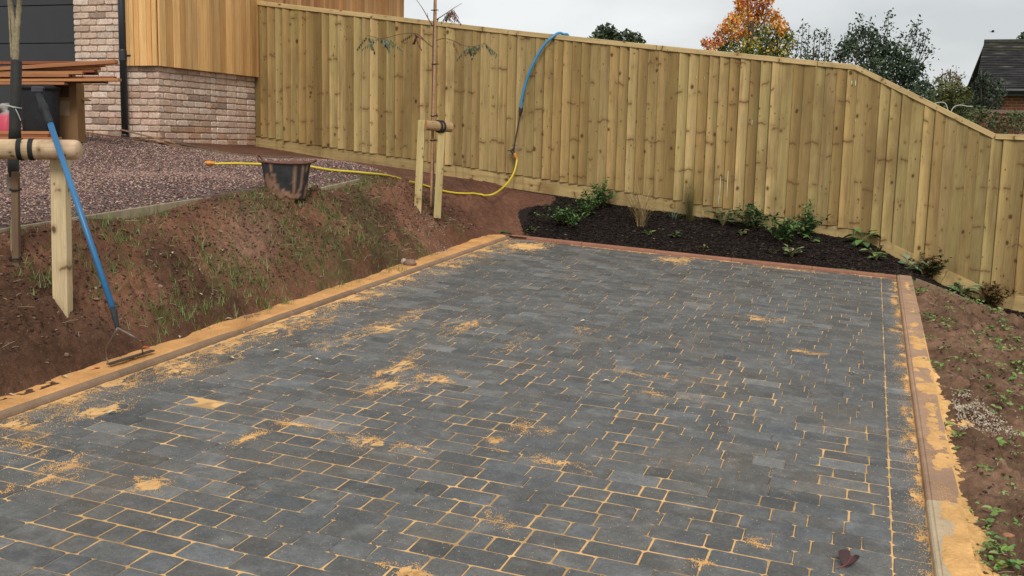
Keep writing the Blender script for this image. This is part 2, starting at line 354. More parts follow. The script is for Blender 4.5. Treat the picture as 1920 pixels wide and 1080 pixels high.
# soil of the left bank, the strip behind the gravel and the bare corner by the fence
def soil_col(V, red=0.0):
    t = fbm(V[:, 0], V[:, 1], 1.6, 4, 40); c = blend((.112, .057, .034), (.205, .098, .058), sstep(.35, .65, t))
    tri = sstep(9.9, 10.5, V[:, 1]) * sstep(-3.2, -3.7, V[:, 0]); c = c * (1 - tri)[:, None] + np.array((.15, .070, .044)) * tri[:, None]
    mo = sstep(.5, .66, fbm(V[:, 0], V[:, 1], 2.8, 4, 47)) * sstep(5.2, 6.5, V[:, 1]) * sstep(10.6, 9.6, V[:, 1]) * .7 * sstep(.35, .6, fbm(V[:, 0], V[:, 1], 40, 2, 48)); c = c * (1 - mo)[:, None] + np.array((.095, .098, .036)) * mo[:, None]      # thin green film of seedlings
    p = np.exp(-(((V[:, 0] + 4.36) / .20) ** 2 + ((V[:, 1] - 6.75 + 1.2 * (V[:, 0] + 4.36)) / .34) ** 2)); p = np.clip(p * 1.5, 0, 1)     # the trodden pale patch
    c = c * (1 - p)[:, None] + np.array((.21, .115, .075)) * p[:, None]
    return c
V, Fq = patch(GX, -3.86, .8, 12.12, .0135, Hs, lambda x, y: (y < GY + 3)); bank = structure(grid_np('soil_bank', V, Fq, MT['soil'], soil_col(V)))
V, Fq = patch(-10, GX, GY, 12.12, .03, Hs); structure(grid_np('soil_strip', V, Fq, MT['soil'], soil_col(V)))
V, Fq = patch(-3.86, -3.1, 11.02, 12.12, .015, Hs, lambda x, y: x < bed_x(y) + .02); structure(grid_np('bare_soil', V, Fq, MT['soil'], soil_col(V)))
V, Fq = patch(-4.0, -3.55, 10.90, 11.12, .02, lambda x, y: plane(x, y) + .026 + .012 * fbm(x, y, 20, 3, 3)); structure(grid_np('corner_soil', V, Fq, MT['soil'], soil_col(V)))
# mulch bed and its strip along the fence
mz = lambda x, y: H(x, y) + .012 + .03 * (fbm(x, y, 5, 3, 6) - .5) + .012 * (fbm(x, y, 26, 2, 61) - .5)
V, Fq = patch(-3.95, .5, 11.0, 12.12, .02, mz, lambda x, y: x > bed_x(y)); structure(grid_np('mulch_bed', V, Fq, MT['mulch'], np.tile((.022, .017, .015), (len(V), 1))))
V, Fq = patch(.5, 3.4, 10.97, 12.12, .025, mz); structure(grid_np('mulch_strip', V, Fq, MT['mulch'], np.tile((.022, .017, .015), (len(V), 1))))
# right-hand verge
V, Fq = patch(.46, 3.4, .5, 10.94, .016, lambda x, y: H(x, y) + .75 * rough_soil(x, y) * (1 - .9 * sstep(10.3, 10.8, y)) - .025 * sstep(10.5, 10.9, y), None)
t_ = fbm(V[:, 0], V[:, 1], 2.3, 4, 77); structure(grid_np('soil_verge', V, Fq, MT['soil'], blend((.15, .085, .052), (.24, .14, .088), sstep(.35, .65, t_))))

# ------------------------------------------------------------------ paving: blocks, jointing sand, kerbs
drive = root('paving', (-1.8, 6.0, plane(-1.8, 6.0)))
X0, XB, X1, YF = -3.735, .176, .318, 10.925
blocks = []                                             # (cx, cy, w, l)
y = 1.2
while y < YF - .05:
    l = .128 * R.uniform(.98, 1.02); l = min(l, YF - y); x = X0 + .003 - R.uniform(0, .12)
    while x < XB - .02:
        w = R.choice((.216, .216, .216, .143, .143, .108)) * R.uniform(.98, 1.02)
        if XB - (x + w) < .06: w = XB - x
        a, b = max(x, X0), x + w
        if b - a > .03: blocks.append(((a + b) / 2, y + l / 2, b - a, l))
        x += w
    y += l
y = 1.2
while y < YF - .02:
    l = R.choice((.135, .108, .14, .165, .12)) * R.uniform(.97, 1.03); l = min(l, YF - y)
    blocks.append(((XB + X1) / 2 + .001, y + l / 2, X1 - XB - .002, l)); y += l
blk_rng = np.random.default_rng(3)
def block_geo(mb, b):
    cx, cy, w, l = b; rg = blk_rng; j = rg.uniform(.002, .004)
    V, Fc = pillow(w - j, l - rg.uniform(.0032, .0052), .05, .0075, .004, .004, .0018, rg)
    tx, ty, dz = rg.normal(0, .003), rg.normal(0, .004), rg.normal(0, .0007)
    V = V.copy(); V[:, 2] += V[:, 0] * tx + V[:, 1] * ty + dz; V[:, 0] += cx; V[:, 1] += cy; V[:, 2] += plane(V[:, 0], V[:, 1])
    t = float(np.clip(rg.normal(1, .12), .7, 1.4)) * (1.38 if rg.random() < .07 else 1.0); h = rg.normal(0, 1)
    mb.add(V, Fc, np.clip(np.array((.1105 + .003 * h, .111, .1065 - .003 * h)) * t, .03, .3))
def seen(b):
    px, py, w = project((b[0], b[1], plane(b[0], b[1]))); return -30 < px < 1950 and py < 1100, w
vis = sorted([(seen(b)[1], i) for i, b in enumerate(blocks) if seen(b)[0]]); big = {i for _, i in vis[:300]}
rest = MB()
for i, b in enumerate(blocks):
    if i in big:
        m = MB(); block_geo(m, b); m.build('paving_block', MT['block'], drive, (b[0], b[1], plane(b[0], b[1])))
    else: block_geo(rest, b)
stuff(rest.build('paving_blocks', MT['block'], drive))

SANDP = []                                                  # (x, y, half width, half length, height): sand brushed about, mostly along the drive
for px, py, w, l, h in ((752, 686, .05, .30, .9), (722, 726, .09, .16, 1), (820, 712, .10, .10, .9), (690, 828, .13, .07, 1.1), (466, 820, .03, .12, .9), (278, 910, .07, .07, 1.1), (100, 888, .07, .16, .7), (132, 868, .04, .14, .8), (190, 770, .10, .18, .9),
        (60, 830, .10, .12, .6), (505, 618, .14, .22, .9), (420, 650, .08, .2, .7), (930, 828, .035, .05, .9), (1040, 866, .13, .05, .8), (1005, 800, .11, .10, .5), (1420, 598, .12, .08, .9), (870, 610, .09, .25, .8), (770, 590, .10, .2, .7), (720, 615, .12, .15, .8),
        (640, 640, .1, .25, .5), (560, 600, .16, .3, .7), (940, 975, .05, .05, .6), (1268, 488, .16, .22, 1.1), (990, 462, .22, .30, 1.4), (1170, 470, .25, .06, .8), (1480, 505, .3, .05, .8), (770, 1070, .07, .06, .9), (1425, 1020, .05, .03, .9), (1495, 658, .12, .04, .8),
        (1240, 740, .10, .05, .5), (1190, 700, .14, .04, .5), (870, 700, .08, .05, .6), (980, 640, .1, .2, .35), (1100, 620, .1, .2, .3), (340, 690, .12, .2, .8), (1320, 1060, .05, .04, .5), (556, 796, .10, .04, .7)):
    q = PP(px, py); SANDP.append((q[0], q[1], w, l, h))
for yy in np.arange(2.2, 10.6, .37): SANDP.append((X0 + R.uniform(.02, .12), yy + R.uniform(-.1, .1), R.uniform(.05, .17), R.uniform(.05, .16), R.uniform(.6, 1.2)))
for yy in np.arange(3.3, 10.8, .33): SANDP.append((X1 - R.uniform(.0, .035), yy + R.uniform(-.1, .1), R.uniform(.015, .05), R.uniform(.05, .14), R.uniform(.7, 1.2)))
def sand_field(x, y):
    f = np.zeros_like(x)
    for a, b, w, l, h in SANDP:
        k = (np.abs(x - a) < 2.4 * w) & (np.abs(y - b) < 2.4 * l)
        f[k] = np.maximum(f[k], h * np.exp(-((x[k] - a) / w) ** 2 - ((y[k] - b) / l) ** 2))
    return f
def sand_z(x, y):
    f = sand_field(x, y); n = fbm(x, y, 26, 3, 12); n2 = fbm(x, y, 3.0, 3, 5)
    near = sstep(8.6, 4.6, y) * .0022; joint = -.0056 + near + .0050 * (sstep(.34, .64, n2) - .5) + .0045 * (fbm(x, y, 9, 2, 44) - .5) + .002 * (n - .5); joint = np.minimum(joint, -.0033 + near * .5)
    edge = .010 * np.exp(-np.abs(x - X0) / .022) + .007 * np.exp(-np.abs(x - X1) / .010) + .009 * np.exp(-np.abs(y - YF) / .018)
    ns_ = fbm(x * 2.4, y * .7, 22, 3, 14); top = -.0066 + f * .0088 * (.1 + 1.7 * ns_) * (.5 + 1.0 * fbm(x, y, 90, 2, 33))
    return plane(x, y) + np.maximum(np.maximum(joint, joint * .4 + edge * n * 1.2 - .002), np.where(f > .05, top, -1))
def sand_col(V):
    t = fbm(V[:, 0], V[:, 1], 5, 3, 15); lo = sstep(.34, .5, fbm(V[:, 0], V[:, 1], 6.5, 3, 19))
    h = V[:, 2] - plane(V[:, 0], V[:, 1]); lo = np.maximum(lo, sstep(-.002, .002, h))
    lo = .55 + .45 * lo; lo = np.maximum(lo, sstep(.03, .15, sand_field(V[:, 0], V[:, 1])))
    return blend((.10, .075, .05), (.70, .425, .18), lo) * (.85 + .3 * t)[:, None]
V, Fq = patch(X0 - .02, X1 + .02, 1.2, YF + .01, .0135, sand_z)
joint_sand = stuff(grid_np('jointing_sand', V, Fq, MT['sand'], sand_col(V), (-1.8, 6.0, plane(-1.8, 6)), drive))
# loose grains that thin out round the heaps
gp = []
for a, b, w, l, h in SANDP:
    n = int(2600 * (w * l / .012) ** .55 * h * .8); ks = max(3, int(9 * w / .1)); sid = rng.integers(0, ks, n)      # brush streaks along the drive
    ox, oy, sl0 = rng.normal(0, w * .7, ks), rng.normal(0, l * .5, ks), rng.uniform(.25, 1.0, ks); tt = rng.normal(0, 1, n); wob = .25 * w * np.sin(tt * 2 + sid)
    gp.append(np.c_[a + ox[sid] + wob + rng.normal(0, .008, n) * (1 + .7 * np.abs(tt)), b + oy[sid] + tt * l * .75 * sl0[sid]])
gp.append(np.c_[X0 + np.abs(rng.normal(0, .15, 16000)), rng.uniform(2, YF, 16000)]); gp.append(np.c_[X1 - np.abs(rng.normal(0, .045, 5000)), rng.uniform(3, YF, 5000)])
gp.append(np.c_[rng.uniform(X0, X1, 14000), rng.uniform(3, YF, 14000)])
gp = np.concatenate(gp); gp = gp[(gp[:, 0] > X0) & (gp[:, 0] < X1) & (gp[:, 1] > 1.5) & (gp[:, 1] < YF)]
TET = np.array([[1, 0, -.4], [-.5, .87, -.4], [-.5, -.87, -.4], [0, 0, .9]]); TETF = np.array([[0, 1, 3], [1, 2, 3], [2, 0, 3]])
def scatter(name, pts, tmpl, tf, size, cols, mat, flat=1.0, tumble=True, parent=None, elong=None, mr=rng):
    n = len(pts); s = size[0] + (size[1] - size[0]) * mr.random(n) ** 2; a = mr.random(n) * 6.283; ca, sa = np.cos(a), np.sin(a)
    T = np.repeat(tmpl[None], n, 0) * s[:, None, None]; T = T * mr.uniform(.75, 1.25, (n, len(tmpl), 1))
    if elong is not None: T[:, :, 0] *= mr.uniform(1, elong, (n, 1))
    T[:, :, 2] *= flat
    if tumble:
        b = mr.normal(0, .5, n); cb, sb = np.cos(b), np.sin(b); yv, zv = T[:, :, 1].copy(), T[:, :, 2].copy()
        T[:, :, 1] = yv * cb[:, None] - zv * sb[:, None]; T[:, :, 2] = yv * sb[:, None] + zv * cb[:, None]
    xv, yv = T[:, :, 0].copy(), T[:, :, 1].copy(); T[:, :, 0] = xv * ca[:, None] - yv * sa[:, None]; T[:, :, 1] = xv * sa[:, None] + yv * ca[:, None]
    V = (T + pts[:, None, :]).reshape(-1, 3); m = len(tmpl); Fq = (tf[None] + (np.arange(n) * m)[:, None, None]).reshape(-1, tf.shape[1])
    o = grid_np(name, V, Fq, mat, np.repeat(cols, m, 0), (float(pts[:, 0].mean()), float(pts[:, 1].mean()), float(pts[:, 2].min())), parent, smooth=False); return stuff(o)
def pick(cols, n, var=.15, w=None, mr=rng):
    c = np.array(cols)[mr.choice(len(cols), n, p=w)]; return c * mr.uniform(1 - var, 1 + var, (n, 1))
kg = np.c_[.40 + rng.normal(0, .035, 9000), 2.6 + 8 * rng.random(9000) ** 1.2]; kg = kg[(kg[:, 0] > .352) & (kg[:, 0] < .455)]; kd = fbm(kg[:, 0], kg[:, 1], 3.2, 3, 81) > .44; kg = kg[kd]
scatter('sand_on_kerb', np.c_[kg, plane(kg[:, 0], kg[:, 1]) + .032], TET, TETF, (.0012, .0034), pick([(.70, .41, .16), (.60, .34, .13)], len(kg)), MT['sand'], .7, False)
scatter('sand_grains', np.c_[gp, plane(gp[:, 0], gp[:, 1]) + .001], TET, TETF, (.0011, .0032), pick([(.70, .41, .16), (.60, .34, .13), (.75, .47, .21)], len(gp)), MT['sand'], .7, False, drive)

def kerb_run(name, stones, prof, mat, to_world, colf):
    r = root(name, to_world(0, 0, 0, stones[0][0]))
    for a, b in stones:
        m = MB(); a2, b2 = a + .002, b - .002; n = len(prof); dz = R.gauss(0, .0015); dt = R.gauss(0, .0012); V = []
        for s in (a2, a2 + .003, b2 - .003, b2):
            i = 0.0015 if s in (a2, b2) else 0
            V += [to_world(t + dt, h - i + dz, 0, s) for t, h in prof]
        Fc = [tuple(range(n)), tuple(range(4 * n - 1, 3 * n - 1, -1))]
        for k in range(3):
            for i in range(n): Fc.append((k * n + i, k * n + n + i, k * n + n + (i + 1) % n, k * n + (i + 1) % n))
        m.add(V, Fc, colf(a)); m.build('kerb_stone', mat, r, np.mean(V, 0))
    return r
profR = [(0, -.1), (0, .012), (.003, .022), (.010, .028), (.019, .029), (.022, .0265), (.026, .031), (.134, .031), (.142, .025), (.142, -.1)]
st = [(4.62 + .902 * k, 4.62 + .902 * (k + 1)) for k in range(-4, 7)]; st[-1] = (st[-1][0], 11.03)
kerb_run('right_kerb', st, profR, MT['kerb'], lambda t, h, _, s: (X1 + .002 + t, s, plane(X1 + t, s) + h), lambda a: (.46, .36, .235) if a < 4.5 else np.array((.36, .225, .145)) * R.uniform(.9, 1.1))
profL = [(0, -.1), (0, .008), (-.005, .020), (-.015, .029), (-.028, .031), (-.040, .028), (-.046, .024), (-.14, .024), (-.145, .02), (-.145, -.1)]
st = [(.9 + .902 * k, .9 + .902 * (k + 1)) for k in range(0, 11)] + [(10.822, 11.03)]
kerb_run('left_kerb', st, profL[::-1], MT['kerb'], lambda t, h, _, s: (X0 - .002 + t, s, plane(X0 + t, s) + h), lambda a: np.array((.255, .17, .11)) * R.uniform(.85, 1.15))
profF = [(0, -.1), (0, .016), (.006, .030), (.018, .037), (.034, .037), (.044, .030), (.1, .028), (.1, -.1)]
st = [(X0 + .002 + .81 * k, min(X1, X0 + .002 + .81 * (k + 1))) for k in range(5)]; st[-1] = (st[-1][0], X1)
kerb_run('far_kerb', st, profF[::-1], MT['kerb'], lambda t, h, _, s: (s, YF + .004 + t, plane(s, YF + t) + h), lambda a: np.array((.30, .145, .095)) * R.uniform(.9, 1.1))
# sand lying over the back of the left kerb, and spilt outside the right one
def sl(x, y):
    n = fbm(x, y, 7, 4, 51); n2 = fbm(x, y, 40, 2, 52)
    top = plane(x, y) + .0300 + .011 * (n - .4) + .004 * n2 + .016 * np.exp(-((y - 5.72) / .14) ** 2) + .012 * np.exp(-((y - 10.4) / .4) ** 2)
    nose = sstep(-3.790, -3.768, x); top -= nose * (.02 - .016 * sstep(.5, .7, fbm(x, y, 3, 2, 8)) - .03 * np.exp(-((y - 5.72) / .16) ** 2))
    w = -3.985 + .10 * (fbm(x * 0, y, 4, 3, 54) - .5) + .02 * (n2 - .5)
    top = top - .07 * sstep(-3.766, -3.748, x)
    return np.where(x < w, top - .6 * (w - x) ** 1 - .01, top - .03 * sstep(w + .05, w, x))
V, Fq = patch(-4.06, -3.745, 1.0, 11.0, .011, sl); ls = grid_np('kerb_sand', V, Fq, MT['sand'], np.array((.62, .325, .125)) * (.8 + .4 * fbm(V[:, 0], V[:, 1], 9, 3, 3))[:, None]); stuff(ls)
def sr(x, y):
    n = fbm(x, y, 6, 4, 71); n2 = fbm(x, y, 45, 2, 72)
    wd = .07 + .15 * np.exp(-((y - 6.5) / .45) ** 2) + .22 * np.exp(-((y - 4.5) / .5) ** 2) + .05 * np.exp(-((y - 5.3) / .4) ** 2) - .12 * sstep(7.3, 8, y)
    wd = wd * (-.05 + 1.75 * fbm(x * 0, y, 2.6, 3, 73)); d = (x - .462) / np.maximum(wd * (.55 + .9 * n), .01)
    return H(x, y) + .014 - .030 * np.clip(d, 0, 3) + .030 * (n2 - .5) + .02 * (fbm(x, y, 14, 3, 75) - .5)
V, Fq = patch(.462, .95, 2.5, 8.2, .011, sr); stuff(grid_np('spilt_sand', V, Fq, MT['sand'], np.array((.72, .43, .17)) * (.8 + .4 * fbm(V[:, 0], V[:, 1], 9, 3, 3))[:, None]))
def sk(x, y):
    n = fbm(x, y, 3.2, 3, 81); n2 = fbm(x, y, 34, 3, 82); u = (x - .40) / .05
    dens = np.exp(-u * u) * .9 * sstep(.38, .7, fbm(x * 1.6, y, 6, 4, 84)) + sstep(4.66, 4.5, y) * sstep(.365, .40, x - .03 * np.sin(y * 9)) * .9 + .35 * sstep(.43, .46, x) * sstep(.4, .6, n) * sstep(9, 7, y)
    return plane(x, y) + .0311 + .007 * (dens * (.25 + .7 * n2 + .8 * fbm(x, y, 120, 3, 83)) - .47)
V, Fq = patch(.349, .462, 2.6, 10.6, .005, sk); stuff(grid_np('sand_on_kerb', V, Fq, MT['sand'], np.array((.66, .38, .15)) * (.8 + .4 * fbm(V[:, 0], V[:, 1], 9, 3, 3))[:, None]))

# ------------------------------------------------------------------ loose ground cover
OCT = np.array([[1, 0, 0], [-.2, .8, .1], [-.9, .1, -.1], [-.1, -.85, .05], [.1, 0, .75], [0, 0, -.6]])
OCTF = np.array([[0, 1, 4], [1, 2, 4], [2, 3, 4], [3, 0, 4], [1, 0, 5], [2, 1, 5], [3, 2, 5], [0, 3, 5]])
n = 100000
yy = .8 + (GY - .85) * rng.random(n) ** .9; xx = GX - .03 - 5.0 * rng.random(n) ** 1.15
gx_keep = (xx > -9.6); xx, yy = xx[gx_keep], yy[gx_keep]
scatter('gravel_chips', np.c_[xx, yy, H(xx, yy) + .004], OCT, OCTF, (.0055, .0135), pick([(.29, .175, .14), (.18, .105, .085), (.42, .28, .22), (.075, .044, .042), (.52, .39, .33), (.26, .135, .10)], len(xx), .2, (.28, .22, .22, .12, .09, .07)), MT['gravel'], .75)
n = 42000
xx = rng.uniform(-3.7, 3.0, n); yy = rng.uniform(11.0, 12.08, n); k = (xx > bed_x(yy) + rng.normal(0, .04, n)); xx, yy = xx[k], yy[k]
scatter('bark_chips', np.c_[xx, yy, mz(xx, yy) + .004], OCT, OCTF, (.005, .014), pick([(.026, .019, .016), (.042, .030, .024), (.014, .011, .010), (.09, .062, .045)], len(xx), .25, (.42, .3, .2, .08)), MT['mulch'], .35, True, None, 2.6)
n = 19000
xx = np.where(rng.random(n) < .8, rng.uniform(GX + .03, -4.03, n), rng.uniform(.55, 1.9, n)); yy = rng.uniform(1.5, 10.8, n)
scatter('soil_crumbs', np.c_[xx, yy, Hs(xx, yy)], OCT, OCTF, (.003, .018), pick([(.11, .058, .037), (.075, .04, .027), (.165, .088, .056), (.28, .19, .14)], n, .2, (.4, .3, .23, .07)), MT['soil'], .8)
# white grit spilt on the verge and pale flecks of lime on the bank
n = 1500; q = PG(1825, 778, Hs); xx = q[0] - .10 + np.abs(rng.normal(0, .17, n)); yy = q[1] + rng.normal(0, .13, n) - .5 * (xx - q[0]); k = xx > .465; xx, yy = xx[k], yy[k]
scatter('white_grit', np.c_[xx, yy, Hs(xx, yy) + .012], OCT, OCTF, (.003, .007), pick([(.62, .54, .42), (.5, .42, .32)], len(xx), .15), MT['stone'])
n = 900; q = PG(805, 432, Hs); xx = q[0] + rng.normal(0, .13, n); yy = q[1] + rng.normal(0, .22, n)
scatter('lime_flecks', np.c_[xx, yy, Hs(xx, yy) + .004], OCT, OCTF, (.003, .009), pick([(.42, .39, .34), (.3, .27, .22)], n, .15), MT['stone'], .5)

# ------------------------------------------------------------------ timber edging
def strip(mb, pts, hgt, th, col, top=.012):
    pts = np.asarray(pts, float)
    for a, b in zip(pts[:-1], pts[1:]):
        d = b - a; L = np.linalg.norm(d); d /= L; nrm = np.cross(d, [0, 0, 1]); nrm /= np.linalg.norm(nrm); upv = np.cross(nrm, d)
        bbox_bev(mb, (a + b) / 2 + upv * (top - hgt / 2), (L - .004, th, hgt), np.asarray(col) * R.uniform(.88, 1.12), .003, np.array([d, nrm, upv]).T, R.uniform(0, 9))
def edging(name, label, pts, col, top):
    t = thing(name, label, 'edging', pts[len(pts) // 2])
    for a, b in zip(pts[:-1], pts[1:]):
        m = MB(); strip(m, [a, b], .12, .022, col, top); m.build('edging_board', MT['sawn'], t)
    return t
ys = [1.0, 3.0, 4.8, 6.6, 8.4, GY]
edging('gravel_edging', 'thin grey timber edging between the gravel drive and the soil bank', [np.array([GX, y, float(H(GX, y))]) for y in ys], (.34, .27, .18), .012)
xs = [GX, -5.6, -6.5, -7.4]
edging('gravel_edging', 'thin timber edging along the end of the gravel before the fence', [np.array([x, GY, float(H(x, GY))]) for x in xs], (.17, .12, .08), .016)
xs = [.49, .8, 1.15, 1.5, 1.9, 2.4]
edging('bed_edging', 'thin timber edging under the mulch strip running down from the kerb corner', [np.array([x, 10.955, float(H(x, 10.955))]) for x in xs], (.24, .16, .10), .035)

# ------------------------------------------------------------------ fence
FY = 12.05
def f_top(x): return float(np.interp(x, [-7.75, -3.5, -.22, 1.21, 4], [3.335, 2.835, 2.50, 1.79, 1.73]))
def f_bot(x): return float(np.interp(x, [-7.75, -3.455, -.1, .15, 1.35, 4], [1.63, 1.169, .755, .67, .135, .06]))
def f_gb(x): return float(np.interp(x, [-7.75, -3.455, -.1, .15, 1.35, 4], [1.66, 1.20, .79, .70, .175, .10]))
fence = thing('board_fence', 'tall close-board timber fence along the back, stepping down at its right end', 'fence', (-2.5, FY + .05, .8))
x = -7.74; i = 0; sgrp = 0; xgrp = 0
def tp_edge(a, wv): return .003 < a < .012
tones = [(.365, .250, .100), (.315, .208, .080), (.415, .292, .125), (.275, .176, .064), (.345, .252, .102)]
while x < 3.4:
    wv = .1145 * R.uniform(.97, 1.03); zt = min(f_top(x), f_top(x + wv)) - .012; zb = f_bot(x + wv / 2) + R.gauss(0, .004) if x < .1 else f_bot(x + wv) - .01 + R.gauss(0, .004)
    lean = R.gauss(0, .0015); proud = R.uniform(0, .004)
    sec = [(0, .002), (0, -.014 - proud), (.0035, -.0215 - proud), (.011, -.0235 - proud), (wv - .006, -.0065 - proud), (wv - .0005, -.001), (wv + .014, -.001), (wv + .014, .002)]
    if R.random() < .25:                                             # turned round: thick edge on the other side
        sec = [(-.006, .002), (-.004, -.006 - proud), (wv - .010, -.0185 - proud), (wv - .0035, -.017 - proud), (wv - .001, -.012 - proud), (wv + .010, -.002), (wv + .010, .002)]
    if i % 4 == 0 or R.random() < .12: sgrp = R.uniform(0, 60); xgrp = x
    m = MB(); ns = len(sec); sl_ = (f_top(x + wv) - f_top(x)) / wv; V = []; T = []; CC = []; sd_ = sgrp
    for z, tp in ((zb, 0), (zb + .5 * (zt - zb), 0), (zt, 1)):
        for a, b in sec:
            zz = z if not tp else min(f_top(x + a) - .012, 9)
            V.append((x + a + lean * (z - zb), FY + b, zz)); T.append((x - xgrp + a + sd_, b, zz + sd_ * 1.7)); CC.append(1.3 if tp_edge(a, wv) else (.82 if a > wv * .7 else 1.0))  # highlight on the bevelled edge painted into the colour; overlapped side darker
    Fc = [tuple(range(ns - 1, -1, -1)), tuple(range(2 * ns, 3 * ns))] + [(k * ns + j, k * ns + (j + 1) % ns, k * ns + ns + (j + 1) % ns, k * ns + ns + j) for k in (0, 1) for j in range(ns)]
    c = np.array(R.choice(tones)) * R.uniform(.84, 1.16)
    if 1.55 < x < 1.75: c = np.array((.40, .235, .09))
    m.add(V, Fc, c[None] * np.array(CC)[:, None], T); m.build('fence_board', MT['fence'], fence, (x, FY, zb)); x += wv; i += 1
def long_board(a, b, hgt, th, col, name, mat, parent, bev=.004):
    a, b = np.asarray(a, float), np.asarray(b, float); d = b - a; L = np.linalg.norm(d); d /= L; nrm = np.array([0, -1.0, 0]); upv = np.cross(d, -nrm)
    upv /= np.linalg.norm(upv); upv = upv if upv[2] > 0 else -upv
    m = MB(); bbox_bev(m, (a + b) / 2, (th, hgt, L - .003), col, bev, np.array([nrm, upv, d]).T, R.uniform(0, 20)); return m.build(name, mat, parent)
cx = [-7.75, -6.0, -4.2, -2.4, -.62, -.22, 1.21, 3.45]
for a, b in zip(cx[:-1], cx[1:]):
    long_board((a, FY - .005, f_top(a) + .008), (b, FY - .005, f_top(b) + .008), .056, .062, np.array((.56, .40, .19)) * R.uniform(.92, 1.08), 'cap_rail', MT['sawn'], fence, .006)
gxs = [-7.74, -5.2, -2.9, -1.65, -.12, .17]
for a, b in zip(gxs[:-1], gxs[1:]):
    long_board((a, FY + .012, f_gb(a) - .105), (b, FY + .012, f_gb(b) - .105), .20, .026, np.array((.42, .30, .13)) * R.uniform(.9, 1.1), 'gravel_board', MT['fence'], fence)
for a, b in ((.17, .82), (.82, 1.36), (1.36, 3.4)):
    long_board((a, FY - .008, f_gb(a) - .14), (b, FY - .008, f_gb(b) - .14), .22, .03, np.array((.43, .30, .13)) * R.uniform(.9, 1.1), 'gravel_board', MT['fence'], fence)
m = MB()
for px, py, w, h in ((1350, 352, .02, .26), (1364, 345, .02, .30), (1347, 375, .015, .12), (1306, 145, .012, .035), (1321, 146, .014, .035), (1597, 155, .022, .045), (1604, 156, .028, .06), (1589, 224, .012, .03), (1604, 226, .012, .03), (1392, 224, .012, .07), (1410, 230, .014, .06), (1318, 400, .012, .07)):
    q = PY(px, py, FY - .0215); k = 5; V = []
    for a in range(k + 1):
        t = a / k; ww = w * (.5 - .5 * abs(t - .4)) * R.uniform(.7, 1.2); V += [(q[0] - ww / 2, q[1], q[2] + h * (.5 - t)), (q[0] + ww / 2 + .004 * (R.random() - .5), q[1], q[2] + h * (.5 - t))]
    V2 = [(a, b + .002, c_) for a, b, c_ in V]; nn_ = len(V)
    Fc = [(2 * a, 2 * a + 1, 2 * a + 3, 2 * a + 2) for a in range(k)] + [(nn_ + 2 * a, nn_ + 2 * a + 2, nn_ + 2 * a + 3, nn_ + 2 * a + 1) for a in range(k)]
    m2 = MB(); m2.add(V + V2, Fc, (.50, .55, .36)); m2.build('chalk_mark', MT['plain'], fence)

# ------------------------------------------------------------------ house with garage
HX, HY = -7.70, 10.05                                        # its near right corner
house = thing('brick_house', 'new house with pale brick garage wall, cedar boarding and grey garage door', 'house', (HX - 1, HY + 1, 1.5))
ZB, ZT, ZC = 1.42, 4.4, 2.385                                 # foot of the wall, top, underside of the boarding
PX0 = -8.855                                               # left edge of the brick pier
m = MB()
box(m, ((PX0 + HX) / 2, HY + .065, (ZB + ZT) / 2), (HX - PX0 - .02, .10, ZT - ZB), (.36, .265, .195))
box(m, (HX - .065, (HY + .12 + 16.6) / 2, (ZB + ZT) / 2), (.10, 16.6 - HY - .12, ZT - ZB), (.36, .265, .195))
box(m, (PX0 + .065, HY + .32, (ZB + ZT) / 2), (.10, .40, ZT - ZB), (.36, .265, .195))
m.build('wall', MT['mortar'], house)
btone = [(.63, .465, .36), (.68, .53, .43), (.57, .405, .305), (.47, .31, .22), (.61, .42, .33)]
bricks = []
def brick(u0, u1, z0, face, corner=False):
    rg = blk_rng; w, h = u1 - u0, .064
    V, Fc = pillow(w, h, .045, .011, .007, .007, .0035, rg); V = V.copy(); V[:, 2] += rg.normal(0, .0018)
    uc, zc = (u0 + u1) / 2, z0 + h / 2
    if face == 'f': W = np.c_[uc + V[:, 0], HY - V[:, 2], zc + V[:, 1]]
    else: W = np.c_[HX + V[:, 2], uc + V[:, 0], zc + V[:, 1]]
    c = np.array(btone[rg.choice(5, p=(.36, .30, .22, .04, .08))]) * rg.uniform(.88, 1.12)
    low = (z0 - ZB) < .26
    if low and rg.random() < .35: c = np.array((.48, .29, .19)) * rg.uniform(.85, 1.15)
    if rg.random() < .03: c = np.array((.34, .24, .185))
    m = MB(); m.add(W, Fc, c, W + rg.uniform(0, 9)); bricks.append((z0, m, W.mean(0)))
ncr = int((ZT - ZB) / .075)
for k in range(ncr):
    z0 = ZB + .006 + k * .075; odd = k % 2
    x = PX0 + (.105 if odd else 0); 
    if odd: brick(PX0, PX0 + .095, z0, 'f')
    while x < HX - .03:
        e = min(x + .215, HX - .001)
        if z0 < ZC or x < -8.09: brick(x, e, z0, 'f')
        x += .225
    if z0 < ZC + .02:
        y = HY + (.002 if odd else .110) ; 
        if not odd: brick(HY + .002, HY + .1, z0, 's')
        while y < 12.02:
            e = min(y + .215, 12.03)
            if abs(y - 11.02) < .12: brick(y, y + .10, z0, 's'); y += .11; continue    # half bricks at the movement joint
            if e - y > .04: brick(y, e, z0, 's')
            y += .225
hi = MB(); keepn = 0
for z0, mbk, ctr in sorted(bricks, key=lambda t: t[0]):
    if z0 < 3.25 and keepn < 300: mbk.build('brick', MT['brick'], house, ctr); keepn += 1
    else:
        for V_, C_, T_ in zip(mbk.v, mbk.c, mbk.t): hi.add(V_, [tuple(mbk.fl[a:a + l]) for a, l in zip(np.cumsum([0] + mbk.fs[:-1]), mbk.fs)], C_[0], T_)
if hi.n: stuff(hi.build('bricks', MT['brick'], house))
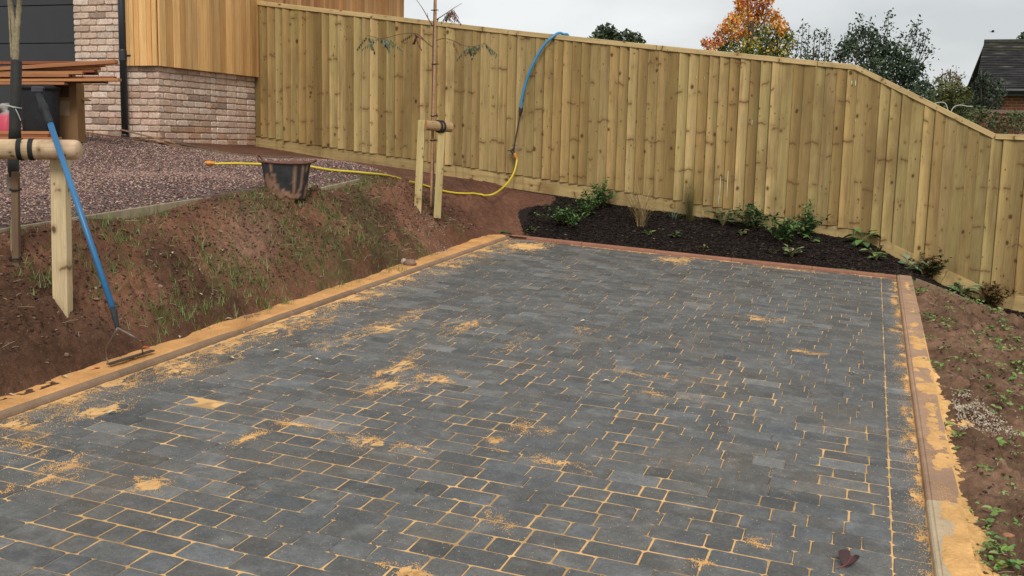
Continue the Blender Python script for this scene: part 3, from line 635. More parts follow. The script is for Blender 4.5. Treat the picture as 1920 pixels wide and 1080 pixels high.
# cedar boarding, standing a little proud of the brick
ctone = [(.66, .355, .13), (.74, .44, .18), (.58, .31, .11), (.70, .41, .16), (.48, .20, .09), (.63, .38, .16)]
def clad(p0, p1, face, z1=ZT, base=0, thin=False):
    u = p0; w_ = p1 - p0; d = .024 + R.choice((0, 0, .004, .008)); c = np.array(R.choices(ctone, (5, 4, 4, 4, .9, 3))[0]) * R.uniform(.82, 1.15)
    if base: c = c * np.array((.92, .80, .86)) 
    m = MB(); hgt = z1 - ZC; sd_ = R.uniform(0, 30)
    if face == 'f': bbox_bev(m, ((p0 + p1) / 2, HY - .030 - d / 2, ZC + hgt / 2), (w_ - .008, d, hgt), c, .003, None, sd_)
    else: bbox_bev(m, (HX + .030 + d / 2, (p0 + p1) / 2, ZC + hgt / 2), (d, w_ - .009, hgt), c, .003, None, sd_)
    m.build('cladding_board', MT['cedar'], house)
u = -8.085
for w_ in (.050, .062, .070, .106, .066, HX + .03 + 8.085 - .354): clad(u, u + w_, 'f'); u += w_
u = HY - .030
while u < 12.0:
    w_ = R.choice((.045, .07, .095, .1, .12, .13)); clad(u, u + w_, 's'); u += w_
while u < 16.5:
    w_ = R.choice((.06, .09, .1, .11)); clad(u, u + w_, 's', base=1); u += w_
m = MB(); box(m, (HX + .012, (HY + 16.55) / 2, (ZC + ZT) / 2 + .01), (.02, 16.55 - HY, ZT - ZC - .02), (.03, .025, .02)); box(m, ((-8.085 + HX) / 2, HY - .012, (ZC + ZT) / 2 + .01), (.385, .02, ZT - ZC - .02), (.03, .025, .02)); m.build('batten', MT['plain'], house)  # continuous backing sheet, coloured dark to deepen the gaps between boards
m = MB(); box(m, (-9.0, 13.4, ZT + .06), (3.2, 7.0, .12), (.06, .06, .062)); m.build('roof', MT['plain'], house)
# sectional garage door, set back behind the pier
dk = (.040, .040, .043)
gd = MB(); box(gd, (-10.6, HY + .30, (ZB + ZT) / 2), (3.6, .02, ZT - ZB), (.02, .02, .02)); gdo = gd.build('garage_door', MT['plain'], house)
zz = [1.40, 1.79, 2.225, 2.675, 3.12, 3.57, 4.02, 4.38]
for a, b in zip(zz[:-1], zz[1:]):
    m = MB(); bbox_bev(m, (-10.6, HY + .272, (a + b) / 2), (3.55, .034, b - a - .008), dk, .004); m.build('door_panel', MT['plain'], gdo)
# rainwater pipe
pc = (.022, .026, .030)
dx, dy = -8.115, HY - .072
m = MB(); tube(m, [(dx, dy, ZB + .12), (dx, dy, ZT)], .040, 20, pc); pipe = m.build('downpipe', MT['hose'], house, None, True)
m = MB(); tube(m, [(dx, dy, 2.435), (dx, dy, 2.445), (dx, dy, 2.555), (dx, dy, 2.565)], [.042, .0455, .0455, .042], 20, pc); m.build('pipe_socket', MT['hose'], pipe)
m = MB(); box(m, (dx + .06, dy + .02, 2.50), (.075, .02, .018), pc); m.build('pipe_bracket', MT['plain'], pipe)
m = MB(); tube(m, smooth_path([(dx, dy, ZB + .20), (dx, dy, ZB + .12), (dx + .0, dy - .05, ZB + .06), (dx + .03, dy - .11, ZB + .05)], 4), .046, 16, pc); m.build('pipe_shoe', MT['hose'], pipe, None, True)
def leaning_strip(label, p0, p1, col, w=.04, th=.015, name='wood_offcut', group=None):
    m = MB(); d = np.array(p1) - np.array(p0); L = np.linalg.norm(d); d /= L; s = np.cross(d, [0, 0, 1]); s /= np.linalg.norm(s); u_ = np.cross(s, d)
    bbox_bev(m, (np.array(p0) + p1) / 2, (L, w, th), col, .002, np.array([d, s, u_]).T, R.uniform(0, 9)); return tag(m.build(name, MT['cedar'], None), label, 'offcut', group)
q0 = PG(233, 258); q1 = PG(330, 272)
leaning_strip('thin brown wood strip lying on gravel at the foot of the downpipe', q0 + np.array([0, -.05, .09]), q1 + np.array([0, 0, .02]), (.26, .15, .09))
q0 = PG(312, 268); q1 = PG(412, 286)
leaning_strip('dark weathered batten lying on gravel beside the brick wall', q0 + np.array([0, 0, .02]), q1 + np.array([0, 0, .015]), (.12, .075, .05), .06)
m = MB(); V_, F_ = patch(HX - .02, HX + .10, 10.35, 12.0, .03, lambda x, y: 1.505 - .02 * (y - 10.3) + .012 * fbm(x, y, 20, 2, 3) - .2 * np.maximum(0, x - HX - .03))
o = grid_np('white_gravel', V_, F_, MT['stone'], np.tile((.62, .58, .50), (len(V_), 1)), (HX, 11.2, 1.48)); stuff(o)
m = MB(); strip(m, [np.array([HX + .10, 10.3, 1.50]), np.array([HX + .10, 12.0, 1.475])], .1, .03, (.14, .12, .05), .0); tag(m.build('kick_board', MT['sawn'], None), 'low green stained board retaining white gravel against the brick wall', 'board')

# ------------------------------------------------------------------ leaves and plants
def basis(d):
    d = np.asarray(d, float); d = d / (np.linalg.norm(d) + 1e-9); a = np.array([0, 0, 1.0]) if abs(d[2]) < .95 else np.array([1.0, 0, 0])
    s = np.cross(d, a); s /= np.linalg.norm(s); return d, s, np.cross(s, d)
def leaf(mb, p, d, L, W, col, droop=.25, fold=.2, roll=None):
    d, s, u = basis(d); r = R.uniform(-.6, .6) if roll is None else roll; s, u = s * math.cos(r) + u * math.sin(r), u * math.cos(r) - s * math.sin(r)
    if u[2] < 0: u = -u
    p = np.asarray(p, float); t = p + d * L - u * droop * L; m1 = p + d * L * .38 - u * droop * L * .12; f = fold * W
    V = [p, m1 + s * W / 2 + u * f, m1, m1 - s * W / 2 + u * f, p + d * L * .75 + s * W * .33 - u * droop * L * .5 + u * f * .6, p + d * L * .75 - u * droop * L * .55, p + d * L * .75 - s * W * .33 - u * droop * L * .5 + u * f * .6, t]
    mb.add(V, [(0, 2, 1), (0, 3, 2), (1, 2, 5, 4), (2, 3, 6, 5), (4, 5, 7), (5, 6, 7)], col)
def vary(c, a=.2): return np.clip(np.array(c) * R.uniform(1 - a, 1 + a) * np.array([R.uniform(.92, 1.08), 1, R.uniform(.9, 1.1)]), 0, 1)
def blade(mb, p, d, L, W, col, droop):
    d, s, u = basis(d); k = 5; V = []; q = np.array(p, float); dd = d.copy(); h = np.array([d[0], d[1], 0]); h = h / (np.linalg.norm(h) + 1e-6) if np.linalg.norm(h) > .02 else s
    for i in range(k):
        w = W * (1 - i / (k - 1)) ** .7 + .0003; V += [q - s * w / 2, q + s * w / 2]
        dd = dd + (h * .5 - np.array([0, 0, .8])) * droop * (i + .5) / k; dd /= np.linalg.norm(dd); q = q + dd * L / (k - 1)
    mb.add(V, [(2 * i, 2 * i + 1, 2 * i + 3, 2 * i + 2) for i in range(k - 1)], col)
def rdir(el0, el1):
    a = R.uniform(0, 6.283); e = math.radians(R.uniform(el0, el1)); return np.array([math.cos(a) * math.cos(e), math.sin(a) * math.cos(e), math.sin(e)])
def shrub(name, label, cat, base, h, w, nst, lf, cols, stemc=(.10, .06, .03), dens=1.0, lean=(0, 0), el=(35, 88), group=None, droop=.2):
    h *= 1.15; w *= 1.25; nst = int(nst * 1.3)
    t = thing(name, label, cat, base, group); st = MB(); lv = MB(); base = np.asarray(base, float) - np.array([0, 0, .01])
    for i in range(nst):
        d = rdir(*el); d = d + np.array([lean[0], lean[1], 0]); L = h * R.uniform(.6, 1.05) / max(.35, d[2]) * (1 if d[2] > .6 else .8); L = min(L, h * 1.2 + w * .3)
        end = base + d / np.linalg.norm(d) * L; r0 = np.array([R.gauss(0, w * .06), R.gauss(0, w * .06), 0]); mid = (base + end) / 2 + np.array([R.gauss(0, .08), R.gauss(0, .08), .05]) * L
        path = smooth_path([base + r0, mid, end], 5); tube(st, path, np.linspace(.0035, .0012, len(path)) * (h / .3) ** .5, 5, stemc)
        nl = int(L / lf[0] * 5.0 * dens)
        for j in range(nl):
            f = R.uniform(.18, 1.0); q = path[min(len(path) - 1, int(f * (len(path) - 1) + .5))] + np.array([R.gauss(0, .012), R.gauss(0, .012), R.gauss(0, .012)]) * (h / .3)
            leaf(lv, q, rdir(-15, 65), lf[0] * R.uniform(.8, 1.35), lf[1] * R.uniform(.9, 1.4), vary(R.choice(cols), .22), droop)
    st.build('stems', MT['bark'], t, base); lv.build('foliage', MT['leaf'], t, base, True); return t
def rosette(name, label, cat, base, n_, L, W, cols, h=.08, group=None, variegate=None, el=(10, 60)):
    L *= 1.25; W *= 1.25; h *= 1.15; n_ = int(n_ * 1.3)
    t = thing(name, label, cat, base, group); st = MB(); base = np.asarray(base, float) - np.array([0, 0, .008])
    for i in range(n_):
        d = rdir(*el); hh = h * R.uniform(.3, 1.1); p = base + np.array([d[0] * hh * .8, d[1] * hh * .8, hh]); tube(st, smooth_path([base, base + (p - base) * .55 + np.array([0, 0, hh * .2]), p], 3), .0022, 5, (.11, .10, .04))
        m = MB(); dd = np.array([d[0], d[1], R.uniform(-.15, .45)]); Ls, Ws = L * R.uniform(.7, 1.15), W * R.uniform(.75, 1.15); rl = R.uniform(-.35, .35); c = vary(R.choice(cols), .15)
        leaf(m, p, dd, Ls, Ws, c, .22, .12, rl)
        if variegate is not None: leaf(m, p + np.array([0, 0, .0025]) + dd * .006, dd, Ls * .86, Ws * .62, variegate, .21, .12, rl)
        m.build('leaf', MT['leaf'], t, p, True)
    st.build('stems', MT['bark'], t, base); return t
def grass_plant(name, label, base, n_, h, cols, droop, spread, W=.004, seeds=False):
    t = thing(name, label, 'grass', base); m = MB()
    for i in range(n_):
        d = rdir(90 - spread, 90); blade(m, np.asarray(base) + np.array([R.gauss(0, .022), R.gauss(0, .022), -.01]), d, h * R.uniform(.5, 1.05), W * R.uniform(.6, 1.2), vary(R.choice(cols), .2), droop * R.uniform(.3, 1.3))
    m.build('blades', MT['leaf'], t, base); return t
G1, G2, G3, G4 = (.075, .145, .045), (.11, .20, .055), (.045, .092, .032), (.18, .27, .075)
def B(px, py):
    q = PG(px, py, mz); q[1] = min(q[1], FY - .16); q[2] = float(mz(q[:1], q[1:2])[0]); return q
shrub('evergreen_shrub', 'bushy green shrub with one tall leafy shoot against the gravel board, nearest the bare soil', 'shrub', B(1122, 388), .23, .26, 13, (.040, .020), [G1, G2, G1, G3])
q = B(1136, 384); t_ = shrub('leafy_shoot', 'tall thin light green leafy shoot rising behind the bushy shrub', 'shrub', q, .36, .05, 2, (.034, .016), [G2, G4], el=(82, 89))
shrub('spreading_shrub', 'low spreading dark green shrub reaching left across the bark mulch', 'shrub', B(1070, 424), .20, .40, 13, (.042, .020), [G1, G3, G2], el=(18, 75), lean=(-.15, 0))
shrub('spreading_shrub', 'small mid green shrub between the spreading shrub and the bushy one', 'shrub', B(1098, 408), .22, .25, 9, (.040, .020), [G1, G2], el=(30, 85))
rosette('seedling', 'tiny bright green seedling near the left end of the mulch bed', 'seedling', B(1003, 434), 6, .035, .022, [G4, G2], .05)
rosette('seedling', 'small pale green weed by the kerb corner at the end of the mulch', 'seedling', B(985, 436), 5, .03, .02, [G2], .03)
grass_plant('dry_grass', 'dead straw coloured tufted grass with curling blades', B(1202, 424), 150, .72, [(.46, .32, .16), (.34, .26, .13), (.26, .20, .09)], .75, 30, .006)
grass_plant('tall_grass', 'upright green and tan ornamental grass clump taller than the dry one', B(1294, 412), 260, .64, [(.24, .25, .08), (.33, .30, .12), (.17, .19, .06), (.42, .35, .17)], .14, 17, .006)
grass_plant('sedge', 'small arching blue green grass tuft at the left foot of the tall clump', B(1268, 404), 40, .22, [(.16, .22, .13), (.11, .17, .09)], .9, 50, .006)
rosette('weed', 'little weed with bright green leaves in front of the dead grass', 'weed', B(1216, 441), 8, .055, .024, [G2, G4, (.30, .27, .12)], .04)
rosette('weed', 'flat dark weed with ragged leaves on the open mulch', 'weed', B(1266, 446), 11, .06, .026, [G1, G3, (.10, .10, .04)], .04)
rosette('weed', 'very small pale leaf pair left of the ragged weed', 'weed', B(1239, 432), 3, .035, .022, [G2], .03)
rosette('broadleaf_plant', 'grey green plant with rounded leaves against the gravel board under pale chalk streaks', 'plant', B(1359, 415), 17, .085, .055, [(.09, .17, .075), (.06, .13, .05)], .14)
shrub('evergreen_shrub', 'dark shiny leaved shrub standing right of the rounded grey green plant', 'shrub', B(1414, 424), .24, .30, 14, (.060, .022), [G3, G1, G3, (.13, .13, .05)])
rosette('low_plant', 'low bronze and green plant lying on the mulch before the dark shrub', 'plant', B(1390, 443), 10, .055, .040, [(.11, .10, .035), G1, (.15, .12, .05)], .06)
shrub('evergreen_shrub', 'dark green shrub with pointed leaves, front one of the pair by the tall shoot', 'shrub', B(1472, 456), .24, .28, 12, (.062, .024), [G1, G3, G2])
shrub('evergreen_shrub', 'dense dark shrub at the foot of the tall variegated shoot', 'shrub', B(1508, 434), .20, .24, 11, (.055, .022), [G3, G1, G1])
shrub('leafy_shoot', 'tall yellow green shoot with paired leaves in front of the fence', 'shrub', B(1512, 424), .43, .06, 3, (.045, .020), [G4, (.18, .24, .08), G2], el=(80, 89))
rosette('broadleaf_plant', 'small pale green plant right of the dark shrub pair', 'plant', B(1522, 454), 9, .07, .045, [(.12, .19, .07), G2], .06)
rosette('variegated_plant', 'mottled cream and green plant near the kerb', 'plant', B(1484, 484), 20, .062, .036, [(.20, .23, .11), (.28, .28, .15), G1], .09)
rosette('weed', 'little dark weed left of the mottled plant', 'weed', B(1448, 477), 6, .045, .028, [G1, G3], .05)
rosette('weed', 'thin yellowish weed beside the far kerb', 'weed', B(1320, 466), 5, .045, .018, [(.22, .23, .08)], .03)
rosette('broadleaf_plant', 'bright green large leaved plant where the gravel board turns down', 'plant', B(1620, 452), 13, .11, .085, [G2, G4, G1], .15, None, None, (15, 75))
rosette('broadleaf_plant', 'bright green trailing plant on the mulch below the large leaved one', 'plant', B(1642, 488), 12, .075, .05, [G4, G2, (.16, .22, .08)], .09)
rosette('silver_plant', 'silvery green plant beside the right kerb corner', 'plant', B(1706, 508), 13, .085, .06, [(.20, .27, .18), (.10, .17, .09)], .10)
shrub('bronze_shrub', 'bronze leaved shrub behind the right kerb corner', 'shrub', B(1742, 520), .22, .26, 15, (.050, .022), [(.16, .10, .03), (.11, .055, .025), (.17, .15, .05), G3])
rosette('hosta', 'hosta with pale edged green leaves on the mulch strip', 'plant', B(1800, 545), 13, .12, .06, [(.34, .38, .19), (.28, .34, .15)], .09, None, (.09, .19, .07), (5, 45))
shrub('bronze_shrub', 'dark bronze twiggy shrub at the lower end of the mulch strip', 'shrub', B(1860, 575), .24, .26, 16, (.042, .018), [(.10, .05, .025), (.14, .09, .03), (.07, .05, .02), (.22, .14, .03)])
m = MB(); q = [B(*p_) + np.array([0, 0, .03]) for p_ in ((1798, 565), (1830, 572), (1862, 588), (1880, 598))]; tube(m, smooth_path(q, 4), .004, 5, (.28, .24, .12)); tag(m.build('dead_twig', MT['bark'], None), 'pale dead stem lying on the mulch strip below the bronze shrub', 'stem')

# grass coming through on the bank and weeds on the verge: nobody could count the blades
m = MB()
def tuft(x, y, n_, h, sp, cols, fn=Hs):
    z = float(fn(np.array([x]), np.array([y]))[0])
    for i in range(n_): blade(m, (x + R.gauss(0, sp), y + R.gauss(0, sp), z - .01), rdir(50, 90), h * R.uniform(.5, 1.3), .0042, vary(R.choice(cols), .25), R.uniform(.05, .6))
gc = [(.14, .25, .05), (.19, .30, .065), (.20, .22, .08), (.27, .24, .13), (.15, .17, .06)]
for px, py, n_, s_ in ((470, 385, 9, .10), (500, 380, 12, .10), (600, 362, 14, .12), (640, 350, 8, .1), (430, 490, 14, .10), (470, 510, 16, .12), (440, 530, 10, .1), (655, 430, 14, .10), (680, 450, 10, .1), (540, 500, 8, .1), (350, 560, 10, .1), (330, 575, 8, .08), (300, 600, 8, .06), (400, 585, 8, .08), (620, 400, 10, .1), (560, 470, 10, .15), (760, 450, 12, .12), (700, 480, 10, .12), (620, 500, 12, .12),
                     (200, 430, 8, .08), (240, 425, 8, .08), (290, 410, 8, .08), (205, 510, 7, .06), (70, 525, 7, .06), (500, 450, 14, .2), (590, 440, 16, .2), (690, 400, 14, .2), (800, 470, 12, .15), (730, 500, 10, .15), (300, 620, 6, .05), (480, 560, 10, .12), (520, 540, 10, .12), (395, 440, 10, .15)):
    q = PG(px, py, Hs)
    for _ in range(int(n_ * 3.2)): tuft(q[0] + R.gauss(0, s_ * .9), q[1] + R.gauss(0, s_ * 1.6), R.randint(2, 8), R.uniform(.04, .10), .012, gc)
for _ in range(1700):
    x_, y_ = R.uniform(GX + .02, -3.97), R.uniform(4.8, 10.2)
    if fbm(np.array([x_]), np.array([y_]), 1.7, 3, 90)[0] > .53: tuft(x_, y_, R.randint(1, 5), R.uniform(.03, .08), .015, gc)
for _ in range(110): tuft(GX + R.uniform(-.02, .09), R.uniform(3.5, 9.7), R.randint(2, 6), R.uniform(.03, .08), .012, gc)
stuff(m.build('bank_grass', MT['leaf'], None, (-4.3, 7, 1.0)))
m = MB(); hv = lambda x, y: H(x, y) + .75 * rough_soil(x, y)
def weed_leaf(x, y, s, c):
    z = float(hv(np.array([x]), np.array([y]))[0]); hgt = R.uniform(.005, .05)
    for _ in range(R.randint(2, 5)): leaf(m, (x + R.gauss(0, .012), y + R.gauss(0, .012), z + hgt), rdir(-10, 45), s * R.uniform(.6, 1.2), s * R.uniform(.5, .8), vary(c, .25), .2)
gw = [(.13, .24, .05), (.18, .28, .06), (.10, .19, .05), (.24, .30, .10)]
for _ in range(950):
    x_, y_ = R.uniform(.5, 1.8), R.uniform(3.4, 10.8); line = math.exp(-((x_ - 1.12 - .05 * math.sin(y_ * 3)) / .16) ** 2); nn_ = fbm(np.array([x_]), np.array([y_]), 2.4, 3, 31)[0]
    if R.random() < .10 + .9 * line * (nn_ > .40) + .25 * (nn_ > .55): weed_leaf(x_, y_, R.uniform(.018, .042), R.choice(gw))
for px, py, n_ in ((1720, 552, 18), (1735, 600, 10), (1770, 615, 10), (1855, 585, 14), (1880, 620, 16), (1900, 650, 20), (1865, 640, 14), (1910, 690, 14), (1890, 770, 14), (1775, 600, 8), (1815, 570, 10), (1870, 1035, 12), (1860, 1060, 12), (1890, 1065, 10), (1855, 905, 5), (1785, 820, 8), (1845, 960, 8), (1850, 985, 6), (1900, 830, 10), (1730, 640, 5), (1745, 690, 4)):
    q = PG(px, py, hv)
    for _ in range(n_): weed_leaf(q[0] + R.gauss(0, .05), q[1] + R.gauss(0, .07), R.uniform(.02, .04), R.choice(gw))
for _ in range(420):
    x_, y_ = R.uniform(.5, 1.7), R.uniform(3.4, 10.8); tuft(x_, y_, R.randint(2, 5), R.uniform(.03, .07), .012, gc, hv)
stuff(m.build('verge_weeds', MT['leaf'], None, (1.0, 7, 0)))
# dry stalks, husks and chips strewn on soil
m = MB()
for _ in range(520):
    if R.random() < .6: x_, y_, fn = R.uniform(GX + .03, -3.95), R.uniform(3.8, 10.6), Hs
    else: x_, y_, fn = R.uniform(.52, 1.6), R.uniform(3.6, 10.5), hv
    z = float(fn(np.array([x_]), np.array([y_]))[0]); a = R.uniform(0, 6.28); L = R.uniform(.02, .09); d = np.array([math.cos(a), math.sin(a), R.uniform(-.1, .3)])
    p0 = np.array([x_, y_, z + .006]); tube(m, [p0, p0 + d * L * .5 + np.array([0, 0, .004]), p0 + d * L], .0014, 4, vary((.42, .33, .2), .3))
stuff(m.build('dry_stalks', MT['bark'], None, (-3, 7, .6)))

# fallen leaves and stones, each a thing
def fallen_leaf(px, py, size, col, label, group, fn=None, curl=.35, cat='leaf'):
    q = PP(px, py, .004) if fn is None else PG(px, py, fn); q = q + np.array([0, 0, .006]); m = MB(); a = R.uniform(0, 6.28); d = np.array([math.cos(a), math.sin(a), .10])
    leaf(m, q, d, size, size * .5, col, .12, curl, R.uniform(-.2, .2)); tube(m, [q - d * size * .4 + np.array([0, 0, .003]), q - d * size * .1 + np.array([0, 0, .004]), q], .0014, 4, np.array(col) * .75)
    return tag(m.build('fallen_leaf', MT['leaf'], None, q, True), label, cat, group)
for px, py, c_, lb in ((85, 682, 0, 'pale cream leaf on soil left of the rake head'), (115, 708, 0, 'pale curled leaf with a stalk just above the kerb sand at the left'), (12, 742, 0, 'pale leaf at the far left just above the kerb sand'), (370, 553, 0, 'upper of two pale husks on soil right of the rake pole'), (374, 508, 0, 'small pale leaf on soil midway between gravel edging and kerb'),
        (422, 600, 0, 'pale leaf on soil close to the row of pebbles by the kerb'), (365, 577, 0, 'lower of two pale husks on soil right of the rake pole'), (176, 542, 0, 'pale leaf on soil between the near post and the rake pole'), (340, 632, 0, 'pale leaf lying on the edge of the kerb sand right of the rake'), (472, 612, 0, 'pale leaf lying on the kerb sand where the kerb is buried'),
        (660, 490, 0, 'pale flake on soil near the largest brown stone'), (530, 395, 0, 'pale leaf on soil just below the muddy tub'), (417, 470, 0, 'pale round flake on soil beside the trodden pale patch'), (320, 475, 0, 'ring shaped pale husk on soil below the gravel edging'), (95, 458, 0, 'pale strip of husk beside the near post below the gravel'),
        (265, 655, 1, 'orange red leaf standing on the rake head'), (268, 642, 1, 'pink red leaf behind the right arm of the rake'), (238, 676, 1, 'red leaf lying before the rake head on the sand'), (175, 695, 1, 'dark red leaf on the kerb sand left of the rake head'), (226, 434, 1, 'orange leaf at the foot of the gravel edging'), (6, 498, 1, 'coral red leaf at the far left beside the near tree')):
    fallen_leaf(px, py, .05, vary((.50, .13, .06), .15) if c_ else vary((.58, .48, .32), .15), lb, 'leaves strewn on the left bank', Hs)
for px, py, lb in ((440, 674, 'pale leaf with upturned stalk on paving near the left kerb'), (415, 651, 'pale leaf on paving tight beside the left kerb'), (597, 676, 'small round pale leaf on paving with a raised stalk'), (512, 660, 'tiny pale flake on paving between the two stalked leaves'), (217, 774, 'pale flake on paving in the spilt sand at the left'),
        (1130, 716, 'pale blade shaped leaf on the middle of the paving'), (1099, 603, 'small pale flake on the far middle of the paving'), (1145, 662, 'tiny cream flake right of the middle of the paving'), (1604, 702, 'cream curled leaf on paving near the right border'), (1602, 516, 'pale leaf lying on the far red kerb'), (458, 626, 'pale leaf at the gap where sand crosses the left kerb')):
    fallen_leaf(px, py, R.uniform(.035, .05), vary((.62, .55, .40), .12), lb, 'pale leaves on the paving')
for px, py, lb in ((1024, 432, 'small pale pebble like petal at the left end of the mulch'), (1056, 441, 'cream leaf on mulch below the spreading shrub'), (1190, 417, 'pink and white petal at the foot of the dead grass'), (1227, 449, 'pale curl lying on mulch beside the little bright weed'), (1257, 454, 'cream petal on mulch in front of the ragged weed'), (1427, 468, 'white stick like flake on mulch left of the mottled plant'), (1500, 473, 'cream leaf caught in the mottled plant by the kerb')):
    fallen_leaf(px, py, R.uniform(.03, .045), vary((.60, .52, .40), .12), lb, 'pale petals on the mulch', mz)
# the big curled dark red leaf in the foreground
q = PP(1586, 1062, .004); t = thing('curled_leaf', 'curled dark red leaf lying on the paving near the front edge', 'leaf', q); m = MB(); nx_, ny_ = 9, 7; V = []
ax = np.array([.25, .97, 0]); sx_ = np.array([.97, -.25, 0])
for j in range(ny_):
    v_ = j / (ny_ - 1)
    for i in range(nx_):
        u_ = i / (nx_ - 1) * 2 - 1; wv = .040 * math.sin(math.pi * (.06 + .90 * v_)) ** .7; an = u_ * 1.25
        V.append(q + ax * (v_ * .085 - .01) + sx_ * (wv * math.sin(an)) + np.array([0, 0, .004 + wv * .95 * (1 - math.cos(an)) + .012 * v_ * v_ + (.012 if u_ < -.5 else 0) * v_]))
m.add(V, [(j * nx_ + i, j * nx_ + i + 1, (j + 1) * nx_ + i + 1, (j + 1) * nx_ + i) for j in range(ny_ - 1) for i in range(nx_ - 1)], (.075, .040, .038)); m.build('leaf_blade', MT['leaf'], t, q, True)
m = MB(); tube(m, smooth_path([q - ax * .045 - sx_ * .02 + np.array([0, 0, .004]), q - ax * .012 + np.array([0, 0, .008]), q + ax * .03 + np.array([0, 0, .007]), q + ax * .07 + np.array([0, 0, .014])], 4), .0018, 5, (.30, .055, .06)); m.build('leaf_stalk', MT['leaf'], t, q)
def stone(px, py, s, col, label, fn, group=None):
    q = PG(px, py, fn); bm_ = []; nu, nv = 9, 6; V = []; sd_ = R.uniform(0, 50)
    for j in range(nv + 1):
        th = math.pi * j / nv
        for i in range(nu):
            ph = 2 * math.pi * i / nu; dv = np.array([math.sin(th) * math.cos(ph), math.sin(th) * math.sin(ph), math.cos(th)]); k = 1 + .35 * (vnoise(np.array([dv[0] * 1.7 + sd_]), np.array([dv[1] * 1.7 + dv[2] * 2.3]), 4)[0] - .5)
            V.append(q + dv * k * np.array([s[0], s[1], s[2]]) / 2 + np.array([0, 0, s[2] * .3]))
    Fc = [(j * nu + i, (j + 1) * nu + i, (j + 1) * nu + (i + 1) % nu, j * nu + (i + 1) % nu) for j in range(nv) for i in range(nu)]
    m = MB(); m.add(V, Fc, col); return tag(m.build('stone', MT['stone'], None, q, True), label, 'stone', group)
stone(768, 498, (.13, .09, .07), (.26, .17, .13), 'largest brown stone on the soil beside the left kerb sand', Hs)
stone(757, 496, (.06, .06, .07), (.48, .38, .31), 'pale pink stone leaning against the largest brown stone', Hs)
stone(1890, 1008, (.055, .035, .025), (.36, .17, .09), 'orange brown oval pebble on the right verge', hv)
stone(1842, 1002, (.03, .025, .02), (.22, .15, .12), 'grey brown round pebble beside the spilt sand on the right verge', hv)
for px, py, lb in ((462, 598, 'reddish pebble leftmost of the row behind the kerb sand'), (471, 596, 'reddish pebble second in the row behind the kerb sand'), (482, 592, 'reddish pebble at the right end of the row behind the kerb sand'), (123, 668, 'pinkish pebble on soil left of the rake head'), (375, 667, 'small pebble by the kerb sand right of the rake'), (300, 540, 'brown pebble on soil right of the rake pole'), (180, 562, 'pink pebble on soil beside the rake pole'),
        (600, 520, 'brown pebble on soil above the kerb left of the largest stone'), (845, 396, 'brown pebble at the foot of the young tree posts'), (835, 425, 'brown pebble on soil below the young tree posts'), (910, 445, 'brown pebble on soil near the kerb corner')):
    stone(px, py, (R.uniform(.025, .05), R.uniform(.02, .04), R.uniform(.015, .03)), vary((.25, .15, .11), .25), lb, Hs, 'pebbles on the left bank')

# ------------------------------------------------------------------ the muddy tub, hose, posts, young trees, rake
def lathe(mb, c, prof, n, col, colf=None):
    V = []; C = []
    for r, z in prof:
        for k in range(n):
            a = 2 * math.pi * k / n; V.append((c[0] + r * math.cos(a), c[1] + r * math.sin(a), c[2] + z)); C.append(colf(r, z, a) if colf else col)
    m_ = len(prof); mb.add(V, [(i * n + k, i * n + (k + 1) % n, (i + 1) * n + (k + 1) % n, (i + 1) * n + k) for i in range(m_ - 1) for k in range(n)], np.array(C))
q = PG(537, 371, H); q = np.array([q[0], q[1], float(H(q[0], q[1])) - .012])
tub = thing('builders_tub', 'black flexible tub caked with dried red mud standing where gravel meets soil', 'tub', q)
mud, blk = np.array((.30, .165, .105)), np.array((.035, .035, .037))
def tubc(r, z, a):
    n_ = fbm(np.array([a * 3.0]), np.array([z * 5.0]), 1.6, 3, 5)[0]; w_ = float(sstep(.56, .66, np.array([n_ + (.24 if z < .075 + .025 * math.sin(a * 3) else 0) - .08 * (z > .2)]))[0]); return blk * (1 - w_) + mud * w_
m = MB(); pr = [(0.0, .012)] + [(.150 + .052 * (z / .30) ** .9, z) for z in np.linspace(0, .30, 16)]; pi_ = [(r - .006, z) for r, z in pr[::-1][:-1]] + [(0, .03)]
lathe(m, q, pr + pi_, 48, blk, tubc); m.build('body', MT['rubber'], tub, q, True)
m = MB(); an = np.linspace(0, 2 * math.pi, 41)[:-1]; ring = np.array([(q[0] + .207 * math.cos(a), q[1] + .207 * math.sin(a), q[2] + .302 + .004 * math.sin(2 * a)) for a in np.append(an, an[0])]); tube(m, ring, .0095, 8, (.16, .075, .05), False); m.build('rim', MT['rubber'], tub, q, True)
hd = RGT.copy(); hd[2] = 0; hd /= np.linalg.norm(hd); pd = np.array([-hd[1], hd[0], 0])
for sgn in (-1, 1):
    c0 = q + hd * sgn * .205 + np.array([0, 0, .305]); pts = [c0 - pd * .062, c0 - pd * .058 + hd * sgn * .022 + np.array([0, 0, .035]), c0 - pd * .03 + hd * sgn * .034 + np.array([0, 0, .045]), c0 + pd * .03 + hd * sgn * .034 + np.array([0, 0, .045]), c0 + pd * .058 + hd * sgn * .022 + np.array([0, 0, .035]), c0 + pd * .062]
    if sgn > 0: pts = [p_ - np.array([0, 0, .028 * (i not in (0, 5))]) for i, p_ in enumerate(pts)]
    m = MB(); tube(m, smooth_path(pts, 4), .0095, 8, (.17, .08, .055)); m.build('handle', MT['rubber'], tub, c0, True)

